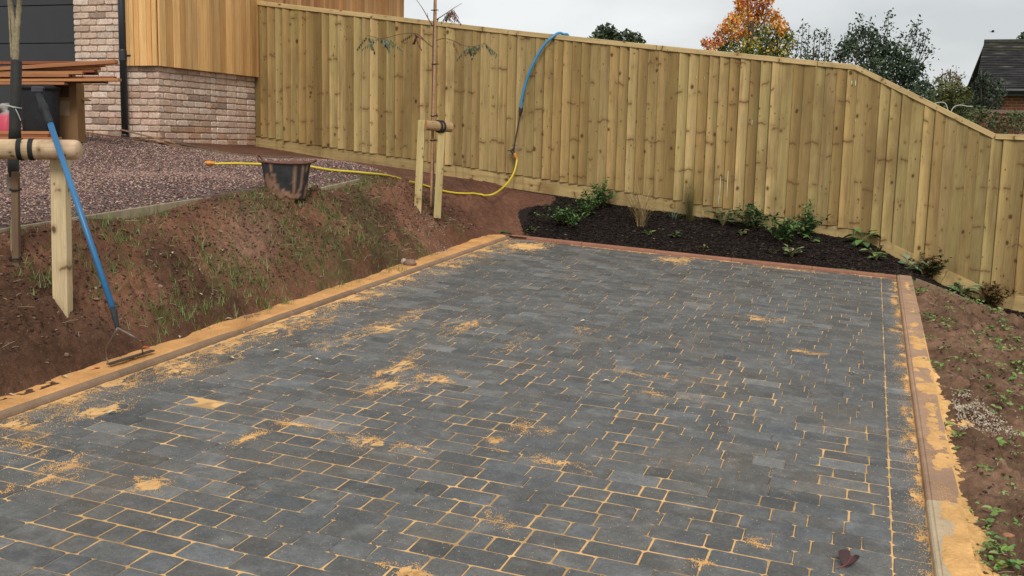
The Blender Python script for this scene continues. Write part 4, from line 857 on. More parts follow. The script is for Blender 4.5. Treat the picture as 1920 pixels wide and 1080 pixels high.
hose = thing('garden_hose', 'yellow hose on the ground rising to a blue pipe hooked over the fence', 'hose', PG(890, 370))
hp = [(398, 311), (440, 311), (490, 313), (560, 316), (600, 321), (650, 326), (700, 330), (745, 338), (790, 350), (830, 362), (870, 369), (900, 370)]
pts = []
for px, py in hp:
    p_ = PG(px, py, H); p_[2] += .02; pts.append(p_)
y_end = FY - .10
for px, py, yy_ in ((925, 364, 11.2), (948, 347, 11.6), (963, 325, 11.85), (969, 302, y_end), (968, 294, y_end)): pts.append(PY(px, py, yy_))
sp_ = smooth_path(pts, 7); low = np.asarray(Hs(sp_[:, 0], sp_[:, 1])) + .018; sp_[:, 2] = np.maximum(sp_[:, 2], low); kz = sp_[:, 2].copy(); kz[3:-3] = np.convolve(kz, np.ones(7) / 7, 'valid'); sp_[:, 2] = np.where(np.arange(len(kz)) < len(kz) - 34, kz, sp_[:, 2])
m = MB(); tube(m, sp_, .0115, 10, (.66, .50, .03)); m.build('yellow_hose', MT['hose'], hose, None, True)
d0 = sp_[0] - sp_[3]; d0 /= np.linalg.norm(d0); m = MB(); tube(m, [sp_[0] - d0 * .02, sp_[0] + d0 * .015, sp_[0] + d0 * .016, sp_[0] + d0 * .05, sp_[0] + d0 * .052, sp_[0] + d0 * .066], [.017, .019, .022, .022, .016, .014], 12, (.70, .26, .02)); m.build('hose_connector', MT['hose'], hose)
v0 = PY(965, 289, y_end); v1 = PY(959, 282, y_end); l0 = PY(963, 280, y_end); l1 = PY(975, 217, y_end); b0 = PY(977, 203, y_end)
m = MB(); tube(m, [PY(968, 296, y_end), v0, v0 + np.array([-.012, 0, .012])], [.016, .018, .014], 10, (.60, .22, .03)); m.build('hose_coupling', MT['hose'], hose)
m = MB(); tube(m, [v0 + np.array([-.01, 0, .004]), v1, l0], [.019, .022, .016], 10, (.03, .03, .03)); tube(m, [v1 + np.array([-.05, 0, -.008]), v1 + np.array([.02, 0, .004])], .006, 6, (.03, .03, .03)); box(m, l0 + np.array([.006, 0, .05]), (.055, .012, .008), (.03, .03, .03)); m.build('tap', MT['hose'], hose)
m = MB(); tube(m, [l0, l1], .0085, 8, (.035, .033, .03)); m.build('lance', MT['metal'], hose)
m = MB(); tube(m, [l1, l1 + (b0 - l1) * .15, l1 + (b0 - l1) * .45, l1 + (b0 - l1) * .5, b0, b0 + (b0 - l1) * .2], [.012, .016, .019, .026, .026, .017], 12, (.025, .025, .027)); m.build('lance_grip', MT['hose'], hose)
yf_ = FY - .035
tops = [PY(px, py, yy_) for px, py, yy_ in ((976, 204, y_end), (979, 182, y_end), (986, 156, y_end), (996, 128, y_end - .01), (1008, 104, y_end), (1020, 85, FY - .09), (1033, 72, FY - .07), (1046, 66, FY - .01), (1056, 67, FY + .06))]
tops[-1][2] = f_top(tops[-1][0]) + .06; tops[-2][2] = max(tops[-2][2], f_top(tops[-2][0]) + .058)
tops += [tops[-1] + np.array([.06, .05, -.06]), tops[-1] + np.array([.08, .06, -.6])]
m = MB(); tube(m, smooth_path(tops, 6), .0165, 12, (.045, .25, .48)); m.build('blue_pipe', MT['hose'], hose, None, True)

def post(mb, base, top, w, d, col, seed, rot=0.0):
    base, top = np.asarray(base, float), np.asarray(top, float); dv = top - base; L = np.linalg.norm(dv); dv /= L; s = np.array([math.cos(rot), math.sin(rot), 0]); s -= dv * (s @ dv); s /= np.linalg.norm(s); u = np.cross(dv, s)
    bbox_bev(mb, (base + top) / 2, (w, d, L), col, .004, np.array([s, u, dv]).T, seed)
# second (far) tree
D2 = 10.1; yawf = math.atan2(RGT[1], RGT[0])
frame2 = thing('tree_support', 'pair of pale square posts with a short round rail before the fence', 'tree stake', P(806, 391, D2))
bs = PG(783, 389, Hs); D2 = float((bs - EYE) @ FWD)
for (xa, ya, xb, yb, ww) in ((783, 389, 791, 226, .070), (820, 391, 829, 236, .070)):
    m = MB(); b_ = P(xa, ya, D2) - np.array([0, 0, .10]); post(m, b_, P(xb, yb, D2), ww, ww * .9, (.50, .38, .17), R.uniform(0, 20), yawf); m.build('post', MT['sawn'], frame2)
m = MB(); e0, e1 = P(799, 235, D2 - .09), P(847, 239, D2 + .02); tube(m, [e0, e0 + (e1 - e0) * .01, e0 + (e1 - e0) * .99, e1], [.046, .049, .048, .045], 16, (.40, .25, .13), True, 3.0); m.build('cross_rail', MT['log'], frame2)
m = MB(); dd_ = (e1 - e0) / np.linalg.norm(e1 - e0); tube(m, [e0 - dd_ * .004, e0 + dd_ * .002], .044, 16, (.52, .23, .07)); m.build('rail_end', MT['sawn'], frame2)
for k in (.48, .60):
    m = MB(); cpos = e0 + (e1 - e0) * k; s1 = np.array([0, 0, 1.0]); s2 = np.cross(dd_, s1); ring = [cpos + (s1 * math.cos(a) + s2 * math.sin(a)) * .054 + dd_ * .02 * math.sin(a) for a in np.linspace(0, 2 * math.pi, 25)]; tube(m, ring, .0105, 6, (.02, .02, .02), False); m.build('strap', MT['rubber'], frame2)
DT = D2 + .08
tree2 = thing('young_tree', 'slim bare young tree tied to a bamboo cane before the fence', 'tree', P(808, 388, DT))
trk = smooth_path([P(812, 392, DT), P(812, 330, DT), P(811, 250, DT), P(812, 160, DT), P(813, 80, DT), P(815, 0, DT), P(816, -90, DT), P(820, -180, DT)], 5)
m = MB(); tube(m, trk, np.linspace(.016, .009, len(trk)), 8, (.105, .082, .062)); m.build('trunk', MT['bark'], tree2, None, True)
m = MB(); tube(m, smooth_path([P(808, 388, DT - .03), P(812, 230, DT - .03), P(816, 60, DT - .03), P(817, -60, DT - .03)], 4), .0135, 8, (.40, .22, .125)); m.build('cane', MT['bark'], tree2, None, True)
for px, py in ((814, 19), (815, 120), (813, 217), (812, 263)):
    m = MB(); c_ = P(px, py, DT - .015); ring = [c_ + np.array([math.cos(a) * .028, math.sin(a) * .035, .004 * math.sin(a)]) for a in np.linspace(0, 2 * math.pi, 13)]; tube(m, ring, .005, 5, (.02, .02, .02), False); tube(m, [c_ + np.array([.02, -.02, 0]), c_ + np.array([.06, -.03, -.004])], .004, 5, (.02, .02, .02)); m.build('tie', MT['rubber'], tree2)
m = MB(); br = {}
for nm, pl, r0 in (('l', [(811, 88), (800, 80), (786, 66), (772, 62), (750, 64), (727, 70), (712, 72), (690, 66)], .006), ('r', [(817, 76), (832, 72), (846, 75), (860, 81), (876, 87), (894, 86), (910, 80)], .005), ('u', [(818, 37), (832, 28), (848, 17), (866, 6)], .006), ('v', [(811, 49), (803, 35), (796, 22), (787, 8), (778, -4)], .006), ('w', [(803, 36), (801, 24)], .004)):
    br[nm] = smooth_path([P(a, b, DT + .02 * math.sin(a)) for a, b in pl], 5); tube(m, br[nm], np.linspace(r0, .002, len(br[nm])), 6, (.16, .10, .06))
m.build('branches', MT['bark'], tree2, None, True)
m = MB(); Z_ = np.array([0, 0, -1.0])
def compound(p, n_, L, cols, droop=(-.9, -.3)):
    for _ in range(n_):
        d = np.array([R.uniform(-1, 1), R.uniform(-.6, .6), R.uniform(*droop)]); d /= np.linalg.norm(d); ln = R.uniform(.10, .19)
        tube(m, [p, p + d * ln * .5 + np.array([0, 0, .01]), p + d * ln], .0012, 4, (.12, .10, .05), False)
        for j in range(6):
            for sg in (-1, 1):
                s = np.cross(d, [0, 0, 1.0]) * sg; leaf(m, p + d * ln * (j + 1) / 6, s * .6 + d * .5 + np.array([0, 0, -.5]), L * R.uniform(.7, 1.2), L * .38, vary(R.choice(cols), .25), .25)
gl = [(.06, .10, .05), (.085, .13, .07), (.05, .08, .045), (.15, .17, .12)]; rl_ = [(.16, .045, .035), (.10, .05, .035), (.20, .09, .05)]
for k in (-1, -3, -6, -9, -11): compound(br['l'][k], 2, .040, gl)
for k in (-1, -2, -4, -6, -10): compound(br['r'][k], 2, .038, gl)
compound(br['l'][14], 3, .035, rl_); compound(br['l'][11], 2, .032, rl_); compound(br['l'][24], 1, .03, [(.28, .22, .08)]); compound(br['r'][11], 2, .035, [(.22, .12, .04), (.15, .08, .03)])
for k in (3, 5): compound(br['u'][k], 1, .035, gl)
for k in (8, 9, 10, 11): compound(br['u'][k], 2, .036, rl_)
m.build('foliage', MT['leaf'], tree2, None, True)

# first (near) tree with its post and rail
D1 = 5.75
frame1 = thing('tree_support', 'thick round rail on a square post, its near end at the left edge', 'tree stake', P(116, 577, D1))
m = MB(); post(m, P(117, 577, D1) - np.array([0, 0, .12]), P(113, 292, D1), .083, .075, (.56, .43, .25), 4.2, yawf); m.build('post', MT['sawn'], frame1)
m = MB(); post(m, P(-210, 610, D1) - np.array([0, 0, .12]), P(-214, 292, D1), .083, .075, (.56, .43, .25), 7.7, yawf); m.build('post', MT['sawn'], frame1)
e0, e1 = P(-300, 277, 5.66), P(149, 281, 5.62); dd_ = (e1 - e0) / np.linalg.norm(e1 - e0)
m = MB(); rr_ = .054; tube(m, [e0 + (e1 - e0) * t_ for t_ in (0, .2, .4, .6, .8, .95, .98, .994, 1)], [rr_, rr_, rr_ * 1.02, rr_, rr_ * 1.01, rr_, rr_ * .99, rr_ * .92, rr_ * .80], 28, (.60, .42, .27), True, 2.0); m.build('cross_rail', MT['log'], frame1, None, True)
for px in (39, 61):
    m = MB(); cpos = e0 + dd_ * ((P(px, 279, 5.63) - e0) @ dd_); V = []; s1 = np.array([0, 0, 1.0]) - dd_ * dd_[2]; s1 /= np.linalg.norm(s1); s2 = np.cross(dd_, s1); k_ = 29
    for a in np.linspace(0, 2 * math.pi, k_):
        for ww, r_ in ((-.013, rr_ + .0015), (.013, rr_ + .0015), (.013, rr_ + .0055), (-.013, rr_ + .0055)): V.append(cpos + (s1 * math.cos(a) + s2 * math.sin(a)) * r_ + dd_ * (ww + .012 * math.sin(a)))
    m.add(V, [(i * 4 + j, i * 4 + (j + 1) % 4, (i + 1) * 4 + (j + 1) % 4, (i + 1) * 4 + j) for i in range(k_ - 1) for j in range(4)], (.016, .016, .017)); m.build('strap', MT['rubber'], frame1)
DN = 5.84
tree1 = thing('young_tree', 'young tree at the left edge with mossy forked stem in a black rubber sleeve', 'tree', P(28, 535, DN))
m = MB(); stc = (.26, .21, .13)
for pl, r0, r1 in (([(24, 500), (26, 400), (29, 300), (28, 200), (27, 120), (26, 60), (22, 20), (12, -30), (0, -120), (-15, -240)], .017, .010), ([(29, 330), (31, 200), (30, 120), (32, 60), (35, 20), (38, -30), (44, -140), (46, -260)], .017, .012), ([(22, 110), (19, 60), (16, 10), (8, -60)], .006, .004)):
    pt = smooth_path([P(a, b, DN + .02 * math.sin(b * .05)) for a, b in pl], 6); tube(m, pt, np.linspace(r0, r1, len(pt)) * (1 + .12 * np.sin(np.arange(len(pt)) * 1.9)), 9, stc)
m.build('trunk', MT['bark'], tree1, None, True)
m = MB(); sl_p = [P(31, 113, DN - .03), P(31, 116, DN - .03), P(29, 180, DN - .03), P(28, 240, DN - .03), P(28, 262, DN - .02)]; tube(m, sl_p, [.026, .029, .030, .031, .034], 18, (.028, .027, .025)); m.build('sleeve', MT['rubber'], tree1, None, True)
m = MB(); tube(m, [P(25, 290, DN - .02), P(25, 318, DN - .02), P(26, 331, DN - .02)], [.031, .030, .024], 14, (.034, .031, .027)); m.build('sleeve_end', MT['rubber'], tree1, None, True)
m = MB(); post(m, P(30, 540, DN - .05) - np.array([0, 0, .1]), P(29, 322, DN - .05), .038, .03, (.155, .095, .06), 3.3, yawf); m.build('cane', MT['sawn'], tree1)
m = MB(); post(m, P(19, 366, DN), P(18, 326, DN), .03, .02, (.30, .24, .18), 3.1, yawf); m.build('splint', MT['sawn'], tree1)
for py, w_ in ((355, .030), (484, .032), (520, .034)):
    m = MB(); c_ = P(29, py, DN - .05); ring = [c_ + hd * math.cos(a) * w_ + pd * math.sin(a) * w_ * .8 + np.array([0, 0, .004 * math.sin(a)]) for a in np.linspace(0, 2 * math.pi, 17)]; tube(m, ring, .005, 6, (.02, .02, .02), False); m.build('tie', MT['rubber'], tree1)
m = MB(); c_ = P(28, 200, DN - .03); ring = [c_ + hd * math.cos(a) * .034 + pd * math.sin(a) * .034 + np.array([0, 0, -.008 * math.cos(a)]) for a in np.linspace(0, 2 * math.pi, 25)]; tube(m, ring, .0028, 6, (.42, .46, .40), False); tube(m, smooth_path([P(26, 202, DN - .10), P(14, 198, DN - .12), P(6, 197, DN - .12)], 4), .0028, 6, (.45, .48, .42)); tube(m, smooth_path([P(29, 204, DN - .10), P(34, 214, DN - .11), P(39, 226, DN - .11)], 4), .0022, 6, (.38, .42, .38)); m.build('wire_tie', MT['metal'], tree1)

# long blue handled rake leaning on the rail
tip = PG(212, 606, Hs); t0 = P(213, 582, 5.24); t1 = P(94, 231, 5.52); t2 = P(72, 176, 5.60)
rake = thing('long_rake', 'blue handled rake leaning on the round rail, head resting by the kerb sand', 'rake', P(245, 668, 5.06))
m = MB(); tube(m, [t0, t0 + (t1 - t0) * .5, t1], .0155, 14, (.030, .155, .33)); m.build('pole', MT['hose'], rake, None, True)
m = MB(); gp_ = [t1 + (t2 - t1) * f_ for f_ in (-.02, 0, .02, .42, .44, .62, .64, .98, 1.0)]; tube(m, gp_, [.0165, .0185, .0195, .0195, .022, .022, .0185, .0165, .012], 14, (.025, .026, .028)); m.build('grip', MT['rubber'], rake, None, True)
m = MB(); ctr = P(71, 168, 5.61); bbox_bev(m, ctr, (.062, .03, .034), (.06, .062, .066), .006, np.array([hd, pd, [0, 0, 1.0]]).T); tube(m, [ctr - hd * .031, ctr + hd * .031], .011, 8, (.03, .031, .034)); m.build('grip_end', MT['rubber'], rake)
f1 = P(220, 614, 5.2)
m = MB(); tube(m, [t0 + (t1 - t0) * .012, t0 + (f1 - t0) * .1, f1], [.018, .0165, .011], 12, (.035, .04, .045)); m.build('ferrule', MT['rubber'], rake, None, True)
hl, hr = PG(203, 682, Hs) + np.array([0, 0, .012]), PG(287, 657, Hs) + np.array([0, 0, .012]); hl = PP(203, 683, .052); hr = PP(287, 657, .056); _dh = [float((q_ - EYE) @ FWD) for q_ in (hl, hr)]
for pl in ([f1, P(217, 622, 5.18), P(200, 650, (5.18 + _dh[0]) / 2), P(199, 665, _dh[0]), hl], [f1, P(226, 618, 5.19), P(255, 634, 5.19), P(264, 645, (5.19 + _dh[1]) / 2), P(268, 662, .22 * _dh[0] + .78 * _dh[1])]):
    m = MB(); tube(m, smooth_path(pl, 6), .0042, 8, (.20, .165, .13)); m.build('brace', MT['metal'], rake, None, True)
m = MB(); hdv = (hr - hl); Lh = np.linalg.norm(hdv); hdv /= Lh; sn = np.cross(hdv, [0, 0, 1.0]); sn /= np.linalg.norm(sn); bbox_bev(m, (hl + hr) / 2, (Lh, .03, .008), (.055, .035, .025), .002, np.array([hdv, sn, np.cross(sn, hdv) * -1]).T); 
m.build('head', MT['metal'], rake)

# ------------------------------------------------------------------ things stacked in front of the garage
zg = lambda x, y: float(H(x, y))
DB = 10.6
tb = P(78, 262, DB); tb[2] = zg(tb[0], tb[1])
bin_ = thing('black_barrel', 'tall black plastic barrel carrying the stack of cedar planks', 'barrel', tb)
zt_ = P(78, 162, DB)[2]; hgt = zt_ - tb[2]
m = MB(); lathe(m, tb, [(0, 0), (.155, 0), (.168, .02), (.178, hgt * .5), (.186, hgt * .93)], 36, (.017, .017, .019)); m.build('body', MT['rubber'], bin_, tb, True)
m = MB(); lathe(m, tb, [(.186, hgt * .93), (.200, hgt * .935), (.204, hgt * .98), (.19, hgt), (0, hgt)], 36, (.013, .013, .015)); m.build('lid', MT['rubber'], bin_, None, True)
cb = P(133, 262, DB + .35); cb[2] = zg(cb[0], cb[1]); ch = P(133, 160, DB + .35)[2] - cb[2] + .02
ctn = thing('cardboard_box', 'tall brown cardboard box behind the black barrel with a torn flap', 'box', cb)
rotb = np.array([hd, pd, [0, 0, 1.0]]).T
m = MB(); bbox_bev(m, cb + np.array([0, 0, ch / 2]), (.235, .20, ch), (.26, .15, .07), .004, rotb); m.build('carton', MT['card'], ctn)
m = MB(); box(m, cb - pd * .103 - hd * .035 + np.array([0, 0, ch * .57]), (.15, .004, .15), (.36, .25, .155), rotb); m.build('front_flap', MT['card'], ctn)
m = MB(); box(m, cb - pd * .1025 - hd * .035 + np.array([0, 0, ch * .86]), (.15, .003, .13), (.10, .05, .025), rotb); m.build('opening_shade', MT['card'], ctn)  # plate on the solid carton, its dark colour painting the shaded inside
m = MB(); c_ = P(156, 185, DB + .38); tt = np.array([.9, 0, -.35]); tt /= np.linalg.norm(tt); bbox_bev(m, c_, (.11, .12, .014), (.33, .22, .09), .003, np.array([tt, [0, 1, 0], np.cross(tt, [0, 1, 0])]).T); m.build('torn_flap', MT['card'], ctn)
bp = P(15, 255, DB); bp[2] = zg(bp[0], bp[1]) + .02
bag = thing('red_bag', 'crumpled pink red plastic bag partly hidden behind the near tree sleeve', 'bag', bp)
def bagc(r, z, a): return (.55, .06, .10) if z < .24 else (.35, .32, .30)
m = MB(); V0 = []; prf = [(.02, 0), (.11, .0), (.125, .08), (.11, .16), (.09, .22), (.045, .27), (.03, .30), (.05, .34), (.02, .36)]; lathe(m, bp, prf, 18, (.6, .07, .11), bagc)
m.v[0] = m.v[0] + (np.array([[vnoise(np.array([p_[0] * 30]), np.array([p_[1] * 30 + p_[2] * 25]), 3)[0] - .5] * 3 for p_ in m.v[0]]) * np.array([.05, .05, .015])); m.build('bag_body', MT['plain'], bag, bp, True)
pk = [ # (left px, left py, right px, right py, thick, depth offset, tone)
    (-330, 119, 176, 118, .022, .06, 0), (-330, 150, 219, 116, .030, -.10, 1), (-320, 141, 195, 123, .020, .03, 0), (-330, 128, 186, 129, .022, -.02, 2), (-340, 140, 180, 134, .018, -.05, 0), (-300, 137, 158, 137, .024, -.08, 2),
    (-330, 139, 182, 138, .020, .06, 3), (-320, 141, 132, 142, .026, -.09, 1), (-330, 149, 216, 146, .022, -.02, 0), (-330, 153, 225, 150, .022, -.08, 2), (-330, 154, 200, 154, .018, .04, 3), (-320, 157, 124, 157, .020, -.09, 1)]
ptone = [(.25, .085, .04), (.40, .17, .075), (.46, .21, .085), (.12, .05, .028)]
plabs = ['topmost reddish cedar plank at the back of the stack on the barrel', 'longest slanting cedar plank on top of the stack, its end before the brick pier', 'reddish cedar plank under the slanting one, ending in dark shade', 'orange cedar plank in the upper half of the stack with a dark end', 'thin reddish cedar plank in the middle of the stack', 'orange cedar plank in the middle of the stack with a squared pale end',
    'dark cedar plank at the back of the middle of the stack', 'short orange cedar plank in the middle of the stack, ending before its neighbours', 'reddish brown cedar plank in the lower half of the stack', 'bright orange cedar plank reaching furthest right in the stack', 'dark cedar plank near the bottom of the stack', 'short pale cedar plank at the very bottom of the stack']
for (xa, ya, xb, yb, th, dof, tn), lb in zip(pk, plabs):
    a_, b_ = P(xa, ya, DB + dof - .05), P(xb, yb, DB + dof); dv = b_ - a_; L = np.linalg.norm(dv); dv /= L; s = np.cross(dv, [0, 0, 1.0]); s /= np.linalg.norm(s); u_ = np.cross(s, dv)
    m = MB(); bbox_bev(m, (a_ + b_) / 2, (L, .10, th * 1.25), np.array(ptone[tn]) * R.uniform(.9, 1.1), .0025, np.array([dv, s, u_]).T, R.uniform(0, 30)); T_ = m.t[0]; m.t[0] = T_[:, [1, 2, 0]]
    tag(m.build('cedar_plank', MT['cedar'], None), lb, 'plank', 'cedar planks stacked on the barrel')
for (xa, ya, xb, yb, th, dof, tn), lb in zip([(-200, 249, 96, 249, .03, -.25, 2), (-200, 255, 94, 256, .035, -.3, 0), (-200, 261, 112, 262, .05, -.35, 1)], ['upper plank of the low pile behind the round rail', 'dark middle plank of the low pile behind the round rail', 'lowest orange plank of the low pile behind the round rail']):
    a_, b_ = P(xa, ya, DB + dof - .05), P(xb, yb, DB + dof); dv = b_ - a_; L = np.linalg.norm(dv); dv /= L; s = np.cross(dv, [0, 0, 1.0]); s /= np.linalg.norm(s); u_ = np.cross(s, dv)
    m = MB(); bbox_bev(m, (a_ + b_) / 2, (L, .12, th), np.array(ptone[tn]) * R.uniform(.9, 1.1), .0025, np.array([dv, s, u_]).T, R.uniform(0, 30)); m.t[0] = m.t[0][:, [1, 2, 0]]
    tag(m.build('cedar_plank', MT['cedar'], None), lb, 'plank', 'low pile of cedar planks')

# ------------------------------------------------------------------ beyond the fence
def crown_mesh(clumps, per, lsz, cols, rg, flat=1.0):
    n_ = sum(per if not hasattr(per, '__len__') else 0 for _ in clumps); pts = []; cc = []
    for cx_, cy_, cz_, r_, ci in clumps:
        k = int(per * (r_ ** 2)); d = rg.normal(0, 1, (k, 3)); d /= np.linalg.norm(d, axis=1)[:, None]; rad = r_ * rg.random((k, 1)) ** .45
        pts.append(np.array([cx_, cy_, cz_]) + d * rad * np.array([1, 1, flat])); base = np.array(cols)[ci[rg.integers(0, len(ci), k)] if hasattr(ci, '__len__') else np.full(k, ci)]; cc.append(base * rg.uniform(.6, 1.4, (k, 1)))
    pts = np.concatenate(pts); cc = np.clip(np.concatenate(cc), 0, 1); k = len(pts)
    a = rg.normal(0, 1, (k, 3)); a /= np.linalg.norm(a, axis=1)[:, None]; b = rg.normal(0, 1, (k, 3)); b -= a * (a * b).sum(1)[:, None]; b /= np.linalg.norm(b, axis=1)[:, None]; s = (lsz * rg.uniform(.6, 1.3, k))[:, None]
    V = np.stack([pts - a * s, pts + b * s * .5 - a * s * .1, pts + a * s, pts - b * s * .5 - a * s * .1], 1).reshape(-1, 3); Fq = np.arange(4 * k).reshape(-1, 4); return V, Fq, np.repeat(cc, 4, 0)
def bg_tree(name, label, cat, base, clumps, per, lsz, cols, trunk=True, limbs=7, tc=(.09, .07, .05), group=None, shoots=None, r0=.10):
    rg = np.random.default_rng(R.randint(0, 9999)); t = thing(name, label, cat, base, group); V, Fq, C = crown_mesh(clumps, per, lsz, cols, rg)
    if shoots:
        vs, cs = [V], [C]; 
        for p0, p1, dens, ci in shoots:
            L = np.linalg.norm(p1 - p0); k = int(L * dens); f_ = rg.random(k); pt = p0 + (p1 - p0) * f_[:, None] + rg.normal(0, .035 + .10 * (1 - f_)[:, None], (k, 3)); a = rg.normal(0, 1, (k, 3)); a /= np.linalg.norm(a, axis=1)[:, None]; b = np.cross(a, rg.normal(0, 1, (k, 3))); b /= np.linalg.norm(b, axis=1)[:, None]; s = (lsz * rg.uniform(.6, 1.2, k))[:, None]
            vs.append(np.stack([pt - a * s, pt + b * s * .5, pt + a * s, pt - b * s * .5], 1).reshape(-1, 3)); cs.append(np.repeat(np.array(cols)[rg.choice(ci, k)] * rg.uniform(.6, 1.3, (k, 1)), 4, 0))
        V = np.concatenate(vs); C = np.concatenate(cs); Fq = np.arange(len(V)).reshape(-1, 4)
    grid_np('crown', V, Fq, MT['leaf'], C, (base[0], base[1], float(V[:, 2].min())), t, smooth=False)
    m = MB(); top = np.mean([c[:3] for c in clumps], 0); base = np.asarray(base, float); mid = base + (top - base) * .55
    tube(m, smooth_path([base, base + (mid - base) * .5 + np.array([.05, 0, 0]), mid, top + np.array([0, 0, .2])], 4), np.linspace(r0, r0 * .3, 13), 8, tc)
    for c in R.sample(list(clumps), min(limbs, len(clumps))): e_ = np.array(c[:3]); tube(m, smooth_path([base + (mid - base) * R.uniform(.6, 1), (mid + e_) / 2 + np.array([0, 0, .1]), e_ + np.array([0, 0, c[3] * .5])], 3), np.linspace(r0 * .25, .005, 7), 5, tc)
    if shoots:
        for p0, p1, dens, ci in shoots: tube(m, [p0, (p0 + p1) / 2, p1], [.010, .007, .003], 5, tc)
    m.build('trunk', MT['bark'], t, base); return t
def clump_list(items, D, jd, ci):                        # (px, py, radius px)
    return [(*P(px, py, D + R.uniform(-jd, jd)), r * D / F_PX, ci if not callable(ci) else ci(px, py)) for px, py, r in items]
def gnd(px, D, z=-.6): p_ = P(px, 300, D); p_[2] = z; return p_
oc = [(.74, .31, .04), (.64, .20, .04), (.56, .13, .06), (.70, .42, .06), (.13, .16, .03), (.085, .12, .028), (.36, .09, .05)]
def oci(px, py):
    red = px < 1350 or py < 20; grn = py > 62 and 1345 < px < 1500
    return np.array([4, 5, 4, 3, 5]) if grn and R.random() < .85 else np.array([1, 2, 6, 0]) if red and R.random() < .7 else np.array([0, 0, 1, 3])
it = [(1400, 12, 24), (1430, 14, 20), (1390, 32, 22), (1420, 38, 24), (1450, 32, 18), (1462, 50, 18), (1372, 42, 18), (1360, 58, 20), (1345, 76, 16), (1330, 88, 14), (1322, 78, 9), (1388, 62, 22), (1415, 66, 24), (1444, 66, 24), (1472, 68, 18), (1484, 82, 14), (1370, 84, 20), (1400, 92, 24), (1430, 94, 24), (1460, 94, 22), (1350, 96, 16), (1388, 4, 14), (1440, -4, 16), (1410, -14, 20), (1425, -30, 16), (1400, -40, 14), (1400, 110, 24), (1440, 112, 26), (1370, 112, 22), (1470, 112, 20)]
bg_tree('autumn_tree', 'orange and red autumn tree rising behind the fence', 'tree', gnd(1415, 24), clump_list(it, 24, .7, oci), 4600, .042, oc, limbs=12, r0=.16)
it = [(1128, 62, 14), (1140, 58, 15), (1118, 72, 12), (1150, 66, 14), (1134, 76, 16), (1164, 72, 12), (1180, 66, 11), (1192, 72, 12), (1202, 80, 8), (1180, 82, 14), (1112, 80, 8), (1160, 84, 14), (1140, 92, 18), (1190, 92, 14), (1104, 76, 5)]
bg_tree('round_tree', 'distant dark green tree with two rounded heads over the fence', 'tree', gnd(1155, 46), clump_list(it, 46, 1.0, np.array([0, 1, 2])), 900, .12, [(.055, .075, .035), (.04, .055, .028), (.075, .095, .045)], r0=.2)
dc = [(.050, .075, .038), (.034, .054, .028), (.080, .11, .050), (.10, .12, .06)]
D3 = 18
it = [(1510, 100, 10), (1530, 105, 14), (1550, 105, 12), (1490, 108, 8), (1520, 120, 18), (1545, 122, 18)]
sh = [(P(a, 118, D3), P(b, c, D3), 110, [0, 1, 2]) for a, b, c in ((1500, 1506, 42), (1512, 1517, 53), (1534, 1538, 55), (1545, 1550, 58), (1552, 1557, 72), (1524, 1528, 60), (1490, 1497, 75))]
bg_tree('sparse_shrub', 'thin upright shrub with sparse leafy shoots right of the autumn tree', 'shrub', gnd(1528, D3), clump_list(it, D3, .3, np.array([0, 1, 2])), 2600, .030, dc, shoots=sh, r0=.05)
it = [(1585, 90, 18), (1600, 72, 16), (1615, 60, 14), (1630, 66, 18), (1645, 88, 24), (1610, 96, 26), (1668, 98, 22), (1690, 100, 20), (1640, 116, 30), (1670, 128, 32), (1700, 128, 26), (1575, 106, 16), (1720, 130, 16), (1690, 152, 34), (1720, 160, 26), (1640, 138, 30), (1735, 175, 22), (1710, 185, 28)]
sh = [(P(a, 120, D3), P(b, c, D3), 150, [0, 1, 1, 2]) for a, b, c in ((1605, 1613, 30), (1625, 1632, 36), (1658, 1668, 20), (1650, 1662, 48), (1690, 1714, 42), (1700, 1723, 37), (1672, 1692, 60), (1720, 1742, 57), (1728, 1748, 92), (1590, 1598, 50), (1640, 1645, 58), (1712, 1733, 62), (1580, 1584, 66))]
bg_tree('tall_shrub', 'big dark green shrub with many tall upright shoots behind the sloping fence top', 'shrub', gnd(1655, D3), clump_list(it, D3, .5, np.array([0, 1, 1, 2])), 7500, .032, dc, shoots=sh, limbs=10, r0=.09)
D4 = 21
it = [(1765, 165, 22), (1785, 172, 24), (1800, 185, 22), (1750, 180, 20), (1780, 195, 26), (1810, 200, 18), (1760, 205, 24), (1795, 160, 14), (1740, 200, 16), (1815, 175, 12), (1790, 215, 24)]
bg_tree('olive_hedge', 'rounded olive green bush between the tall shrub and the ivy', 'bush', gnd(1780, D4), clump_list(it, D4, .4, np.array([0, 1, 2])), 5200, .038, [(.16, .155, .045), (.12, .125, .035), (.10, .105, .04)])
D5 = 26
it = [(1770, 145, 10), (1780, 138, 9), (1792, 142, 10), (1800, 148, 7), (1760, 150, 8), (1785, 150, 12)]
sh = [(P(a, 150, D5), P(b, c, D5), 26, [1, 2, 2]) for a, b, c in ((1792, 1793, 122), (1795, 1808, 137), (1780, 1782, 128), (1765, 1768, 130), (1798, 1812, 142))]
bg_tree('reddish_tree', 'small distant tree with reddish sparse leaves over the olive bush', 'tree', gnd(1785, D5), clump_list(it, D5, .4, np.array([0, 1, 2])), 2600, .032, [(.15, .14, .05), (.17, .09, .06), (.12, .06, .05)], shoots=sh, r0=.05)
D6 = 20
it = [(1845, 150, 16), (1835, 165, 16), (1855, 165, 20), (1870, 160, 14), (1840, 182, 18), (1862, 182, 20), (1880, 172, 10), (1830, 195, 14), (1850, 198, 18), (1845, 138, 9), (1868, 196, 14), (1838, 148, 8)]
bg_tree('ivy_bush', 'dark glossy ivy bush climbing the end of the red brick house', 'bush', gnd(1850, D6), clump_list(it, D6, .25, np.array([0, 1, 2])), 5200, .036, [(.045, .062, .036), (.07, .085, .05), (.032, .045, .028)])
